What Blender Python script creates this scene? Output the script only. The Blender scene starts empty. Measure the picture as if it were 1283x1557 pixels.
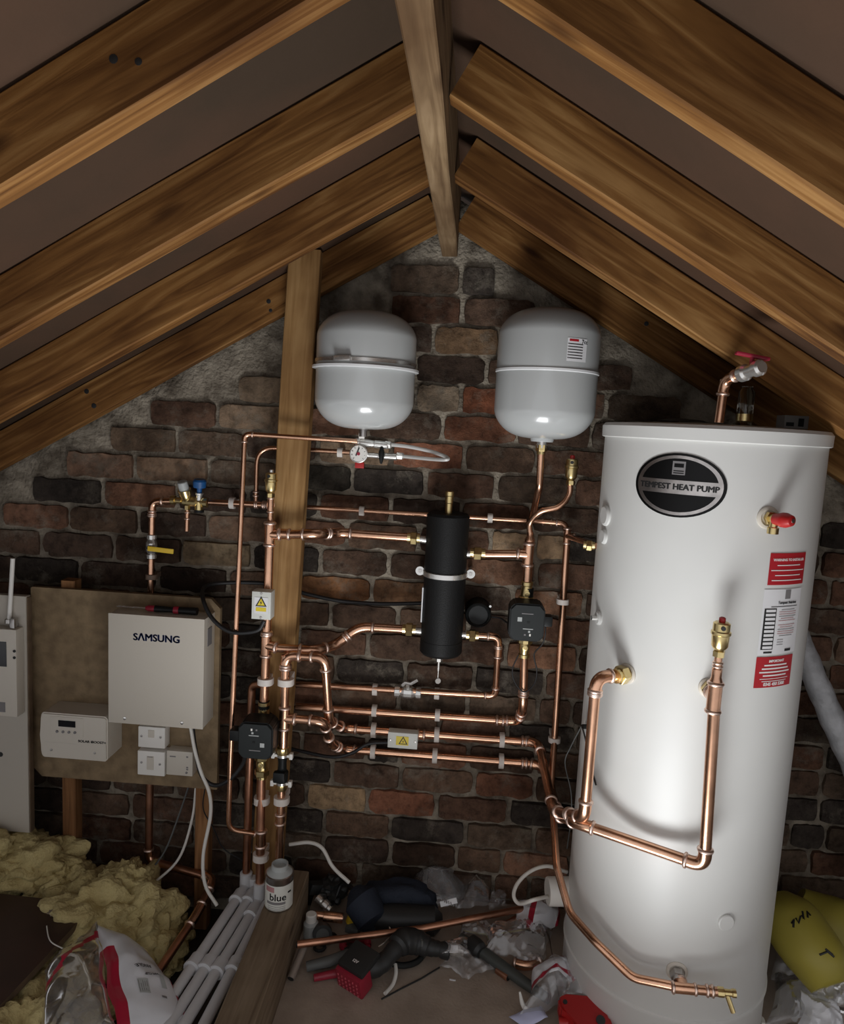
import bpy, bmesh, math, random
from mathutils import Vector, Matrix, noise, Quaternion

# ------------------------------------------------------------------ camera, light, exposure
scene = bpy.context.scene
col = scene.collection
F, IW, IH = 1080.0, 1283.0, 1557.0
YAW, PITCH, ROLL, CZ = math.radians(3.2), math.radians(6.8), math.radians(3.0), 1.60
FW = Vector((-math.sin(YAW)*math.cos(PITCH), math.cos(YAW)*math.cos(PITCH), -math.sin(PITCH)))
R0 = FW.cross(Vector((0, 0, 1))).normalized()
U0 = R0.cross(FW)
RT = math.cos(ROLL)*R0 + math.sin(ROLL)*U0
UP = -math.sin(ROLL)*R0 + math.cos(ROLL)*U0
CAM = Vector((0, 0, CZ))
cd = bpy.data.cameras.new('camera'); cam = bpy.data.objects.new('camera', cd); col.objects.link(cam)
cd.sensor_fit = 'HORIZONTAL'; cd.sensor_width = 36.0; cd.lens = F/IW*36.0; cd.clip_start = 0.02
M = Matrix((RT, UP, -FW)).transposed().to_4x4(); M.translation = CAM
cam.matrix_world = M
scene.camera = cam

w = bpy.data.worlds.new('world'); scene.world = w; w.use_nodes = True
bg = w.node_tree.nodes['Background']
bg.inputs[0].default_value = (0.97, 0.97, 1.0, 1); bg.inputs[1].default_value = 0.84

# daylight coming up through the open loft hatch in the floor
HX0, HX1, HY0, HY1 = -0.38, 0.42, 0.30, 1.20
ld = bpy.data.lights.new('hatch_daylight', 'AREA'); ld.shape = 'RECTANGLE'
ld.size = HX1-HX0-0.06; ld.size_y = HY1-HY0-0.06; ld.energy = 37; ld.spread = math.radians(140); ld.color = (0.96, 0.98, 1.0)
lo = bpy.data.objects.new('hatch_daylight', ld); col.objects.link(lo)
lo.location = ((HX0+HX1)/2, (HY0+HY1)/2, -0.14); lo.rotation_euler = (math.pi, 0, 0)
vs = scene.view_settings
vs.view_transform = 'Standard'; vs.look = 'None'; vs.gamma = 1.0; vs.use_curve_mapping = False; vs.exposure = -0.15
random.seed(7)

# ------------------------------------------------------------------ pixel -> place in the room
def ray(px, py): return FW + RT*((px-IW/2)/F) - UP*((py-IH/2)/F)
def at(px, py, Y):
    d = ray(px, py); return CAM + d*((Y-CAM.y)/d.y)
def atz(px, py, Z):
    d = ray(px, py); return CAM + d*((Z-CAM.z)/d.z)
TX, TY, TR = 0.652, 1.945, 0.275          # hot water cylinder axis and radius
def attank(px, py, off=0.0):
    d = ray(px, py); a = d.x*d.x+d.y*d.y; b = -2*(d.x*TX+d.y*TY); c = TX*TX+TY*TY-(TR+off)**2
    t = (-b-math.sqrt(max(0, b*b-4*a*c)))/(2*a)
    return CAM + d*t
def tnorm(p): return Vector((p.x-TX, p.y-TY, 0)).normalized()

# ------------------------------------------------------------------ materials
MATS = {}
def nmat(name):
    m = bpy.data.materials.new(name); m.use_nodes = True; nt = m.node_tree
    MATS[name] = m
    return m, nt, nt.nodes['Principled BSDF']
def nd(nt, t, **kw):
    n = nt.nodes.new(t)
    for k, v in kw.items(): setattr(n, k, v)
    return n
def ramp(nt, stops):
    n = nd(nt, 'ShaderNodeValToRGB'); e = n.color_ramp.elements
    while len(e) < len(stops): e.new(0.5)
    for i, (p, c) in enumerate(stops): e[i].position = p; e[i].color = (*c, 1)
    return n
def mat(name, c, rough=0.5, metal=0.0, var=0.0, vscale=20, bump=0.0, bscale=60, coat=0.0, c2=None, spec=0.5):
    m, nt, p = nmat(name)
    p.inputs['Base Color'].default_value = (*c, 1); p.inputs['Roughness'].default_value = rough
    p.inputs['Metallic'].default_value = metal; p.inputs['Coat Weight'].default_value = coat
    p.inputs['Specular IOR Level'].default_value = spec
    tc = nd(nt, 'ShaderNodeTexCoord')
    if var > 0 or c2:
        n = nd(nt, 'ShaderNodeTexNoise'); n.inputs['Scale'].default_value = vscale; n.inputs['Detail'].default_value = 5
        nt.links.new(tc.outputs['Object'], n.inputs['Vector'])
        d = c2 or tuple(x*(1-var) for x in c); u = c if c2 else tuple(min(1, x*(1+var*0.6)) for x in c)
        r = ramp(nt, [(0.32, d), (0.68, u)])
        nt.links.new(n.outputs['Fac'], r.inputs[0]); nt.links.new(r.outputs[0], p.inputs['Base Color'])
    if bump > 0:
        n = nd(nt, 'ShaderNodeTexNoise'); n.inputs['Scale'].default_value = bscale; n.inputs['Detail'].default_value = 6
        nt.links.new(tc.outputs['Object'], n.inputs['Vector'])
        b = nd(nt, 'ShaderNodeBump'); b.inputs['Strength'].default_value = bump; b.inputs['Distance'].default_value = 0.01
        nt.links.new(n.outputs['Fac'], b.inputs['Height']); nt.links.new(b.outputs[0], p.inputs['Normal'])
    return m

def wood(name, dark, mid, light, rough=0.7):
    """timber: grain runs along the object's local X"""
    m, nt, p = nmat(name)
    tc = nd(nt, 'ShaderNodeTexCoord'); oi = nd(nt, 'ShaderNodeObjectInfo')
    add = nd(nt, 'ShaderNodeVectorMath', operation='ADD')
    sc = nd(nt, 'ShaderNodeVectorMath', operation='SCALE'); sc.inputs['Scale'].default_value = 37.0
    cmb = nd(nt, 'ShaderNodeCombineXYZ')
    for i in range(3): nt.links.new(oi.outputs['Random'], cmb.inputs[i])
    nt.links.new(cmb.outputs[0], sc.inputs[0]); nt.links.new(tc.outputs['Object'], add.inputs[0]); nt.links.new(sc.outputs[0], add.inputs[1])
    mp = nd(nt, 'ShaderNodeMapping'); mp.inputs['Scale'].default_value = (1.6, 26, 26)
    nt.links.new(add.outputs[0], mp.inputs['Vector'])
    n1 = nd(nt, 'ShaderNodeTexNoise'); n1.inputs['Scale'].default_value = 1.6; n1.inputs['Detail'].default_value = 8; n1.inputs['Distortion'].default_value = 1.2
    nt.links.new(mp.outputs[0], n1.inputs['Vector'])
    r1 = ramp(nt, [(0.30, dark), (0.52, mid), (0.75, light)])
    nt.links.new(n1.outputs['Fac'], r1.inputs[0])
    n2 = nd(nt, 'ShaderNodeTexNoise'); n2.inputs['Scale'].default_value = 2.6; n2.inputs['Detail'].default_value = 4
    nt.links.new(add.outputs[0], n2.inputs['Vector'])
    r2 = ramp(nt, [(0.30, (0.50, 0.42, 0.36)), (0.60, (1.08, 1.06, 1.02))])
    nt.links.new(n2.outputs['Fac'], r2.inputs[0])
    mx = nd(nt, 'ShaderNodeMix', data_type='RGBA', blend_type='MULTIPLY'); mx.inputs[0].default_value = 1.0
    nt.links.new(r1.outputs[0], mx.inputs[6]); nt.links.new(r2.outputs[0], mx.inputs[7])
    # knots
    mp2 = nd(nt, 'ShaderNodeMapping'); mp2.inputs['Scale'].default_value = (3.2, 9.5, 9.5)
    nt.links.new(add.outputs[0], mp2.inputs['Vector'])
    vo = nd(nt, 'ShaderNodeTexVoronoi'); vo.inputs['Scale'].default_value = 1.0
    nt.links.new(mp2.outputs[0], vo.inputs['Vector'])
    r3 = ramp(nt, [(0.05, (1, 1, 1)), (0.16, (0, 0, 0))]); nt.links.new(vo.outputs['Distance'], r3.inputs[0])
    mx2 = nd(nt, 'ShaderNodeMix', data_type='RGBA', blend_type='MIX')
    nt.links.new(r3.outputs[0], mx2.inputs[0]); nt.links.new(mx.outputs[2], mx2.inputs[6])
    mx2.inputs[7].default_value = (dark[0]*0.45, dark[1]*0.38, dark[2]*0.35, 1)
    nt.links.new(mx2.outputs[2], p.inputs['Base Color'])
    p.inputs['Roughness'].default_value = rough; p.inputs['Specular IOR Level'].default_value = 0.15
    b = nd(nt, 'ShaderNodeBump'); b.inputs['Strength'].default_value = 0.25; b.inputs['Distance'].default_value = 0.004
    nt.links.new(n1.outputs['Fac'], b.inputs['Height']); nt.links.new(b.outputs[0], p.inputs['Normal'])
    return m

def brickmat(name):
    m, nt, p = nmat(name)
    oi = nd(nt, 'ShaderNodeObjectInfo'); g = nd(nt, 'ShaderNodeNewGeometry')
    n1 = nd(nt, 'ShaderNodeTexNoise'); n1.inputs['Scale'].default_value = 30; n1.inputs['Detail'].default_value = 12; n1.inputs['Roughness'].default_value = 0.72
    nt.links.new(g.outputs['Position'], n1.inputs['Vector'])
    r1 = ramp(nt, [(0.28, (0.40, 0.37, 0.34)), (0.5, (1.3, 1.25, 1.2)), (0.75, (2.1, 1.95, 1.8))])
    nt.links.new(n1.outputs['Fac'], r1.inputs[0])
    mx = nd(nt, 'ShaderNodeMix', data_type='RGBA', blend_type='MULTIPLY'); mx.inputs[0].default_value = 1
    nt.links.new(oi.outputs['Color'], mx.inputs[6]); nt.links.new(r1.outputs[0], mx.inputs[7])
    # soot and mortar smears that drift across neighbouring bricks
    n2 = nd(nt, 'ShaderNodeTexNoise'); n2.inputs['Scale'].default_value = 8; n2.inputs['Detail'].default_value = 12; n2.inputs['Roughness'].default_value = 0.78
    nt.links.new(g.outputs['Position'], n2.inputs['Vector'])
    r2 = ramp(nt, [(0.53, (0, 0, 0)), (0.68, (0.8, 0.8, 0.8))]); nt.links.new(n2.outputs['Fac'], r2.inputs[0])
    mx2 = nd(nt, 'ShaderNodeMix', data_type='RGBA'); nt.links.new(r2.outputs[0], mx2.inputs[0])
    nt.links.new(mx.outputs[2], mx2.inputs[6]); mx2.inputs[7].default_value = (0.27, 0.235, 0.185, 1)
    n3 = nd(nt, 'ShaderNodeTexNoise'); n3.inputs['Scale'].default_value = 3.3; n3.inputs['Detail'].default_value = 5
    mp = nd(nt, 'ShaderNodeMapping'); mp.inputs['Location'].default_value = (5.2, 1.3, 8.8)
    nt.links.new(g.outputs['Position'], mp.inputs['Vector']); nt.links.new(mp.outputs[0], n3.inputs['Vector'])
    r3 = ramp(nt, [(0.40, (0.28, 0.26, 0.25)), (0.58, (1, 1, 1))]); nt.links.new(n3.outputs['Fac'], r3.inputs[0])
    mx3 = nd(nt, 'ShaderNodeMix', data_type='RGBA', blend_type='MULTIPLY'); mx3.inputs[0].default_value = 0.85
    nt.links.new(mx2.outputs[2], mx3.inputs[6]); nt.links.new(r3.outputs[0], mx3.inputs[7])
    nt.links.new(mx3.outputs[2], p.inputs['Base Color'])
    p.inputs['Roughness'].default_value = 0.88; p.inputs['Specular IOR Level'].default_value = 0.15
    b = nd(nt, 'ShaderNodeBump'); b.inputs['Strength'].default_value = 1.0; b.inputs['Distance'].default_value = 0.012
    nt.links.new(n1.outputs['Fac'], b.inputs['Height']); nt.links.new(b.outputs[0], p.inputs['Normal'])
    return m

def plastic_film(name, tint=(0.8, 0.82, 0.85), haze=0.18):
    m, nt, p = nmat(name)
    out = nt.nodes['Material Output']
    tr = nd(nt, 'ShaderNodeBsdfTransparent'); tr.inputs[0].default_value = (0.97, 0.97, 0.97, 1)
    gl = nd(nt, 'ShaderNodeBsdfGlossy'); gl.inputs['Roughness'].default_value = 0.15; gl.inputs[0].default_value = (1, 1, 1, 1)
    df = nd(nt, 'ShaderNodeBsdfDiffuse'); df.inputs[0].default_value = (*tint, 1)
    fr = nd(nt, 'ShaderNodeFresnel'); fr.inputs[0].default_value = 1.45
    m1 = nd(nt, 'ShaderNodeMixShader'); m1.inputs[0].default_value = haze
    nt.links.new(tr.outputs[0], m1.inputs[1]); nt.links.new(df.outputs[0], m1.inputs[2])
    m2 = nd(nt, 'ShaderNodeMixShader')
    ml = nd(nt, 'ShaderNodeMath', operation='MULTIPLY_ADD'); ml.inputs[1].default_value = 0.65; ml.inputs[2].default_value = 0.05
    nt.links.new(fr.outputs[0], ml.inputs[0]); nt.links.new(ml.outputs[0], m2.inputs[0])
    nt.links.new(m1.outputs[0], m2.inputs[1]); nt.links.new(gl.outputs[0], m2.inputs[2])
    nt.links.new(m2.outputs[0], out.inputs['Surface'])
    return m

copper = mat('copper', (0.78, 0.455, 0.30), 0.26, 1.0, var=0.35, vscale=9)
copper_dull = mat('copper_dull', (0.58, 0.30, 0.195), 0.34, 1.0, var=0.4, vscale=12)
solder = mat('solder', (0.86, 0.66, 0.56), 0.38, 1.0)
brass = mat('brass', (0.78, 0.62, 0.30), 0.28, 1.0, var=0.2)
chrome = mat('chrome', (0.74, 0.73, 0.70), 0.25, 0.85)
steel = mat('steel', (0.5, 0.48, 0.46), 0.35, 1.0, var=0.2, vscale=40)
white_plastic = mat('white_plastic', (0.80, 0.78, 0.73), 0.42)
clip_plastic = mat('clip_plastic', (0.70, 0.645, 0.59), 0.5)
cream_plastic = mat('cream_plastic', (0.60, 0.555, 0.48), 0.45)
tankwhite = mat('tank_white', (0.66, 0.66, 0.635), 0.42, 0.0, var=0.04, vscale=3)
vesselgrey = mat('vessel_grey', (0.47, 0.485, 0.48), 0.22, coat=0.3)
vesselrim = mat('vessel_rim', (0.78, 0.79, 0.79), 0.25, coat=0.3)
black_plastic = mat('black_plastic', (0.009, 0.010, 0.010), 0.45, spec=0.25)
black_foam = mat('black_foam', (0.009, 0.009, 0.009), 0.5, bump=0.15, bscale=300, spec=0.22)
pump_face = mat('pump_face', (0.018, 0.021, 0.021), 0.45, spec=0.25)
black_rubber = mat('black_rubber', (0.010, 0.010, 0.011), 0.5)
box_paint = mat('box_paint', (0.56, 0.515, 0.44), 0.5)
ink_blue = mat('ink_blue', (0.012, 0.03, 0.13), 0.5)
ink_black = mat('ink_black', (0.012, 0.012, 0.012), 0.5)
ink_grey = mat('ink_grey', (0.20, 0.19, 0.19), 0.6)
ink_white = mat('ink_white', (0.80, 0.76, 0.74), 0.5)
ink_pink = mat('ink_pink', (0.45, 0.22, 0.22), 0.5)
paper = mat('paper', (0.75, 0.75, 0.76), 0.6)
label_red = mat('label_red', (0.42, 0.012, 0.02), 0.45)
warn_yellow = mat('warn_yellow', (0.75, 0.58, 0.03), 0.45)
yellow_lever = mat('yellow_lever', (0.72, 0.48, 0.03), 0.4)
red_plastic = mat('red_plastic', (0.42, 0.014, 0.014), 0.4)
red_dark = mat('red_dark', (0.30, 0.015, 0.035), 0.42)
blue_plastic = mat('blue_plastic', (0.01, 0.08, 0.24), 0.4)
grey_cap = mat('grey_cap', (0.42, 0.44, 0.43), 0.5)
chip = mat('chipboard', (0.25, 0.175, 0.095), 0.75, c2=(0.155, 0.105, 0.055), vscale=28, bump=0.2, bscale=140)
chip_floor = mat('chip_floor', (0.40, 0.325, 0.26), 0.7, c2=(0.30, 0.24, 0.19), vscale=11, bump=0.15, bscale=120)
redboard = mat('red_brown_board', (0.060, 0.026, 0.018), 0.45, c2=(0.038, 0.018, 0.013), vscale=7)
boardedge = mat('board_edge', (0.13, 0.085, 0.05), 0.8, var=0.3)
subfloor = mat('subfloor', (0.045, 0.035, 0.027), 0.9, var=0.4, vscale=9)
sark = mat('sarking', (0.074, 0.040, 0.025), 0.85, c2=(0.045, 0.030, 0.020), vscale=2.2, bump=0.15, bscale=30, spec=0.08)
mortar = mat('mortar', (0.34, 0.295, 0.23), 0.95, c2=(0.10, 0.08, 0.06), vscale=16, bump=1.0, bscale=90, spec=0.1)
rafter_wood = wood('rafter_wood', (0.080, 0.032, 0.0085), (0.180, 0.083, 0.024), (0.32, 0.178, 0.066))
post_wood = wood('post_wood', (0.22, 0.120, 0.045), (0.33, 0.195, 0.08), (0.43, 0.275, 0.125))
stud_wood = wood('stud_wood', (0.15, 0.07, 0.03), (0.25, 0.125, 0.055), (0.32, 0.17, 0.08))
joist_wood = wood('joist_wood', (0.15, 0.112, 0.075), (0.235, 0.182, 0.128), (0.30, 0.24, 0.175))
ridge_wood = wood('ridge_wood', (0.12, 0.075, 0.04), (0.20, 0.135, 0.075), (0.28, 0.20, 0.12))
brick_m = brickmat('brick')
pvc = mat('pvc', (0.62, 0.62, 0.63), 0.42)
wool = mat('glass_wool', (0.60, 0.50, 0.24), 0.95, c2=(0.40, 0.31, 0.13), vscale=9, bump=0.9, bscale=90)
film = plastic_film('clear_film', haze=0.20)
film_grey = plastic_film('grey_film', (0.55, 0.56, 0.58), 0.30)
bag_white = mat('bag_white', (0.72, 0.73, 0.76), 0.32, coat=0.4)
bag_red = mat('bag_red', (0.40, 0.015, 0.04), 0.35, coat=0.4)
yellow_bag = mat('yellow_bag', (0.38, 0.32, 0.05), 0.5)
foil = mat('foil_lagging', (0.50, 0.51, 0.53), 0.55, 0.2, bump=0.6, bscale=45, var=0.2)
navy = mat('navy_cloth', (0.012, 0.018, 0.032), 0.8, bump=0.3, bscale=120)
tool_grey = mat('tool_grey', (0.10, 0.105, 0.10), 0.55)
tool_dark = mat('tool_dark', (0.020, 0.021, 0.021), 0.5)
cable_white = mat('cable_white', (0.70, 0.68, 0.63), 0.4)
cabinet = mat('cabinet_paint', (0.46, 0.42, 0.36), 0.5)
tin_paper = mat('tin_paper', (0.66, 0.66, 0.60), 0.55)
screen = mat('dark_screen', (0.008, 0.008, 0.010), 0.15)
brushed = mat('brushed_metal', (0.55, 0.52, 0.50), 0.30, 1.0, var=0.25, vscale=30)
badge_black = mat('badge_black', (0.004, 0.004, 0.004), 0.3, spec=0.2)
hose_braid = mat('hose_braid', (0.75, 0.74, 0.71), 0.35, 0.3)
glass_m, _nt, _p = nmat('clear_glass')
_p.inputs['Transmission Weight'].default_value = 1.0; _p.inputs['Roughness'].default_value = 0.05; _p.inputs['IOR'].default_value = 1.45
_p.inputs['Base Color'].default_value = (0.8, 0.78, 0.7, 1)

# ------------------------------------------------------------------ mesh helpers
def link(name, me, parent=None):
    o = bpy.data.objects.new(name, me); col.objects.link(o)
    if parent is not None: o.parent = parent
    return o
def obj(name, bm, m, parent=None, smooth=0.6, rebase=True):
    """one bmesh in world coordinates -> one mesh object"""
    me = bpy.data.meshes.new(name)
    bmesh.ops.recalc_face_normals(bm, faces=bm.faces)
    bm.to_mesh(me); bm.free()
    for x in (m if isinstance(m, (list, tuple)) else [m]): me.materials.append(x)
    if smooth:
        me.shade_smooth(); me.set_sharp_from_angle(angle=smooth)
    return link(name, me, parent)
def tag(o, label, cat, group=None, kind=None):
    o['label'] = label; o['category'] = cat
    if group: o['group'] = group
    if kind: o['kind'] = kind
    return o
def thing(name, label, cat, group=None):
    return tag(link(name, None), label, cat, group)
def B(): return bmesh.new()
def frame(d, hint=(0, 0, 1)):
    d = Vector(d).normalized(); h = Vector(hint)
    if abs(d.dot(h)) > 0.95: h = Vector((0, 1, 0)) if abs(d.y) < 0.9 else Vector((1, 0, 0))
    a = d.cross(h).normalized(); return d, a, a.cross(d).normalized()
def rings(bm, rs, closed_caps=True, mi=0):
    vr = [[bm.verts.new(p) for p in r] for r in rs]; n = len(vr[0])
    for a, b in zip(vr, vr[1:]):
        for i in range(n):
            f = bm.faces.new((a[i], a[(i+1) % n], b[(i+1) % n], b[i])); f.material_index = mi
    if closed_caps:
        for r in (vr[0], vr[-1]):
            f = bm.faces.new(r); f.material_index = mi
    return vr
def tube(bm, pts, r, seg=12, mi=0, caps=True):
    pts = [Vector(p) for p in pts]; n = len(pts)
    tans = [((pts[min(i+1, n-1)]-pts[max(i-1, 0)]).normalized()) for i in range(n)]
    _, a, b = frame(tans[0]); rs = []
    for i, p in enumerate(pts):
        if i:
            q = tans[i-1].rotation_difference(tans[i]); a = q @ a; b = q @ b
        rr = r[i] if isinstance(r, (list, tuple)) else r
        rs.append([p + (a*math.cos(2*math.pi*k/seg) + b*math.sin(2*math.pi*k/seg))*rr for k in range(seg)])
    rings(bm, rs, caps, mi)
def fillet(pts, R, n=7):
    pts = [Vector(p) for p in pts]; out = [pts[0]]
    for i in range(1, len(pts)-1):
        p = pts[i]; u = (pts[i-1]-p); v = (pts[i+1]-p)
        Ri = R[i-1] if isinstance(R, (list, tuple)) else R
        ang = u.angle(v); t = min(Ri/math.tan(ang/2), u.length*0.48, v.length*0.48)
        u.normalize(); v.normalize(); p0 = p+u*t; p1 = p+v*t
        for k in range(n+1):
            s = k/n; out.append(p0*(1-s)**2 + p*2*s*(1-s) + p1*s*s)
    out.append(pts[-1]); return out
def spline(pts, n=8):
    pts = [Vector(p) for p in pts]; q = [pts[0]*2-pts[1]]+pts+[pts[-1]*2-pts[-2]]; out = []
    for i in range(1, len(q)-2):
        for k in range(n):
            t = k/n; a, b, c, d = q[i-1], q[i], q[i+1], q[i+2]
            out.append(0.5*((2*b)+(c-a)*t+(2*a-5*b+4*c-d)*t*t+(3*b-a-3*c+d)*t*t*t))
    out.append(pts[-1]); return out
def lathe(bm, prof, o, d, seg=24, mi=0, caps=True):
    o = Vector(o); d, a, b = frame(d)
    rings(bm, [[o+d*h+(a*math.cos(2*math.pi*k/seg)+b*math.sin(2*math.pi*k/seg))*max(r, 1e-5) for k in range(seg)] for r, h in prof], caps, mi)
def box(bm, c, s, bev=0.0, rot=None, seg=2, mi=0):
    r = bmesh.ops.create_cube(bm, size=1.0); vsx = r['verts']
    bmesh.ops.scale(bm, vec=s, verts=vsx)
    fs = set(f for v in vsx for f in v.link_faces)
    if bev > 0:
        es = set(e for v in vsx for e in v.link_edges)
        rr = bmesh.ops.bevel(bm, geom=list(es), offset=bev, segments=seg, affect='EDGES', profile=0.6)
        vsx = list(set(v for f in rr['faces'] for v in f.verts) | set(v for v in vsx if v.is_valid))
        fs = set(f for v in vsx for f in v.link_faces)
    for f in fs: f.material_index = mi
    if rot is not None: bmesh.ops.rotate(bm, cent=(0, 0, 0), matrix=rot.to_3x3(), verts=vsx)
    bmesh.ops.translate(bm, vec=Vector(c), verts=vsx)
def boxb(bm, lo, hi, bev=0.0, mi=0):
    lo = Vector(lo); hi = Vector(hi); box(bm, (lo+hi)/2, hi-lo, bev, mi=mi)
def prism(bm, poly, d, mi=0):
    """closed 3-D polygon pushed along vector d"""
    a = [bm.verts.new(Vector(p)) for p in poly]; b = [bm.verts.new(Vector(p)+Vector(d)) for p in poly]; n = len(a)
    for i in range(n):
        f = bm.faces.new((a[i], a[(i+1) % n], b[(i+1) % n], b[i])); f.material_index = mi
    for l in (a, b):
        f = bm.faces.new(l); f.material_index = mi
def beam(name, p0, p1, wy, hz, m, parent=None, up=(0, 0, 1), warp=0.002, bev=0.003, rough=True):
    """timber with its grain along local X; p0-p1 is the centre line"""
    p0 = Vector(p0); p1 = Vector(p1); L = (p1-p0).length; x = (p1-p0).normalized()
    z = (Vector(up)-x*Vector(up).dot(x)).normalized(); y = z.cross(x)
    bm = B(); n = max(2, int(L/0.12)); rs = []
    sd = random.random()*90
    for i in range(n+1):
        s = L*i/n; j = [noise.noise(Vector((s*2.3, k*7.7, sd)))*warp for k in range(4)]
        cs = []
        for k, (sy, sz) in enumerate(((-1, -1), (1, -1), (1, 1), (-1, 1))):
            yy = sy*wy/2+j[k]; zz = sz*hz/2+j[(k+1) % 4]
            cs.append(Vector((s, yy-sy*bev, zz))); cs.append(Vector((s, yy, zz-sz*bev)))
        cs.sort(key=lambda v: math.atan2(v.z, v.y)); rs.append(cs)
    rings(bm, rs)
    o = obj(name, bm, m, parent, smooth=0.35)
    Mx = Matrix((x, y, z)).transposed().to_4x4(); Mx.translation = p0; o.matrix_local = Mx
    return o
def rough_blob(bm, c, s, amp=0.25, freq=3.0, sub=3, seed=0, rot=None, flat=None, mi=0):
    r = bmesh.ops.create_icosphere(bm, subdivisions=sub, radius=1.0)
    for v in r['verts']:
        d = v.co.normalized()
        k = 1+amp*(noise.fractal(d*freq+Vector((seed, seed*0.7, 0)), 0.9, 2.0, 4))
        p = d*k; p = Vector((p.x*s[0], p.y*s[1], p.z*s[2]))
        if rot is not None: p = rot @ p
        v.co = Vector(c)+p
        if flat is not None and v.co.z < flat: v.co.z = flat+0.001*noise.noise(d*9)
    for f in set(f for v in r['verts'] for f in v.link_faces): f.material_index = mi
def crumple(bm, outline, h, amp=0.02, freq=18, seed=0, n=22, thick=None, mi=0, mfun=None, edge_drop=True):
    """crumpled film: a quad patch over four corners, puffed up by h and folded"""
    a, b, c, d = [Vector(p) for p in outline]; g = []
    nrm = ((b-a).cross(d-a)).normalized()
    if nrm.z < 0: nrm = -nrm
    for i in range(n+1):
        row = []
        for j in range(n+1):
            u, v = i/n, j/n
            p = (a*(1-u)+b*u)*(1-v)+(d*(1-u)+c*u)*v
            e = (math.sin(math.pi*u)*math.sin(math.pi*v))**0.5
            q = p*freq+Vector((seed*3.1, seed, 0))
            rg = (1-abs(noise.noise(q))*2)+0.5*(1-abs(noise.noise(q*2.1))*2)
            p = p+nrm*(h*e+amp*rg)+Vector((noise.noise(q*0.7), noise.noise(q*0.7+Vector((9, 0, 0))), 0))*amp*1.2
            p.z = max(p.z, 0.004)
            row.append(bm.verts.new(p))
        g.append(row)
    for i in range(n):
        for j in range(n):
            f = bm.faces.new((g[i][j], g[i+1][j], g[i+1][j+1], g[i][j+1]))
            f.material_index = mfun((i+0.5)/n, (j+0.5)/n) if mfun else mi
def text_mesh(s, size, bold=0.0, extr=0.0006, align='CENTER', sx=1.0, fat=0.0):
    cu = bpy.data.curves.new('txt', 'FONT'); cu.body = s; cu.size = size; cu.align_x = align; cu.align_y = 'CENTER'
    cu.offset = bold; cu.extrude = extr; cu.resolution_u = 3
    o = bpy.data.objects.new('txt', cu); col.objects.link(o)
    bpy.context.view_layer.update()
    me = bpy.data.meshes.new_from_object(o.evaluated_get(bpy.context.evaluated_depsgraph_get()))
    bpy.data.objects.remove(o); bpy.data.curves.remove(cu)
    for v in me.vertices: v.co.x *= sx
    if fat > 0:
        bm = B(); tmp = me.copy()
        for dx, dy in ((-fat, 0), (fat, 0), (0, fat*.6), (0, -fat*.6)):
            m2 = me.copy(); m2.transform(Matrix.Translation((dx, dy, 0))); bm.from_mesh(m2); bpy.data.meshes.remove(m2)
        bm.to_mesh(me); bm.free(); bpy.data.meshes.remove(tmp)
    return me
def lettering(parent, s, size, o, right, up, m, bold=0.0, sx=1.0, fn=None, extr=0.0004, name='lettering', fat=0.0):
    me = text_mesh(s, size, bold, extr, sx=sx, fat=fat); o = Vector(o); r = Vector(right).normalized(); u = Vector(up).normalized(); nn = r.cross(u)
    for v in me.vertices:
        v.co = fn(v.co.x, v.co.y, v.co.z) if fn else o+r*v.co.x+u*v.co.y+nn*v.co.z
    me.materials.clear(); me.materials.append(m)
    return link(name, me, parent)

# ------------------------------------------------------------------ plumbing parts
def seglen(a, b): return (Vector(b)-Vector(a)).length
def bead(bm, p, d, r, w=None, mi=1):
    w = w or r*0.42; lathe(bm, [(r*1.02, -w), (r*1.34, -w*0.5), (r*1.40, 0), (r*1.34, w*0.5), (r*1.02, w)], p, d, 16, mi)
def elbow(parent, p, pin, pout, r, k=2.3, name='elbow'):
    p = Vector(p); u = (Vector(pin)-p).normalized(); v = (Vector(pout)-p).normalized(); t = r*k
    t = min(t, seglen(p, pin)*0.9, seglen(p, pout)*0.9)
    a = p+u*t; b = p+v*t; bm = B()
    arc = [a+u*r*0.8, a]
    for i in range(1, 8):
        s = i/8; arc.append(a*(1-s)**2+p*2*s*(1-s)+b*s*s)
    arc += [b, b+v*r*0.8]
    tube(bm, arc, r*1.15, 14)
    bead(bm, a+u*r*0.8, u, r); bead(bm, b+v*r*0.8, v, r)
    return obj(name, bm, [copper, solder], parent, smooth=1.0)
def coupling(parent, p, d, r, L=None, name='coupling'):
    L = L or r*2.4; bm = B(); p = Vector(p); d = Vector(d).normalized()
    lathe(bm, [(r*1.15, -L/2), (r*1.15, L/2)], p, d, 16)
    bead(bm, p-d*L/2, d, r); bead(bm, p+d*L/2, d, r)
    return obj(name, bm, [copper, solder], parent, smooth=0.8)
def tee(parent, p, d, bd_, r, rb=None, name='tee'):
    rb = rb or r; bm = B(); p = Vector(p); d = Vector(d).normalized(); b = Vector(bd_).normalized(); L = r*2.4
    lathe(bm, [(r*1.16, -L), (r*1.16, L)], p, d, 16)
    bead(bm, p-d*L, d, r); bead(bm, p+d*L, d, r)
    lathe(bm, [(rb*1.16, 0), (rb*1.16, r*2.3)], p, b, 16); bead(bm, p+b*r*2.3, b, rb)
    return obj(name, bm, [copper, solder], parent, smooth=0.8)
def reducer(parent, p, d, r0, r1, L=0.022, name='reducer'):
    bm = B(); lathe(bm, [(r0*1.15, 0), (r0*1.15, L*0.3), (r1*1.2, L*0.75), (r1*1.2, L*1.4)], p, d, 16)
    return obj(name, bm, copper, parent, smooth=0.9)
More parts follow.
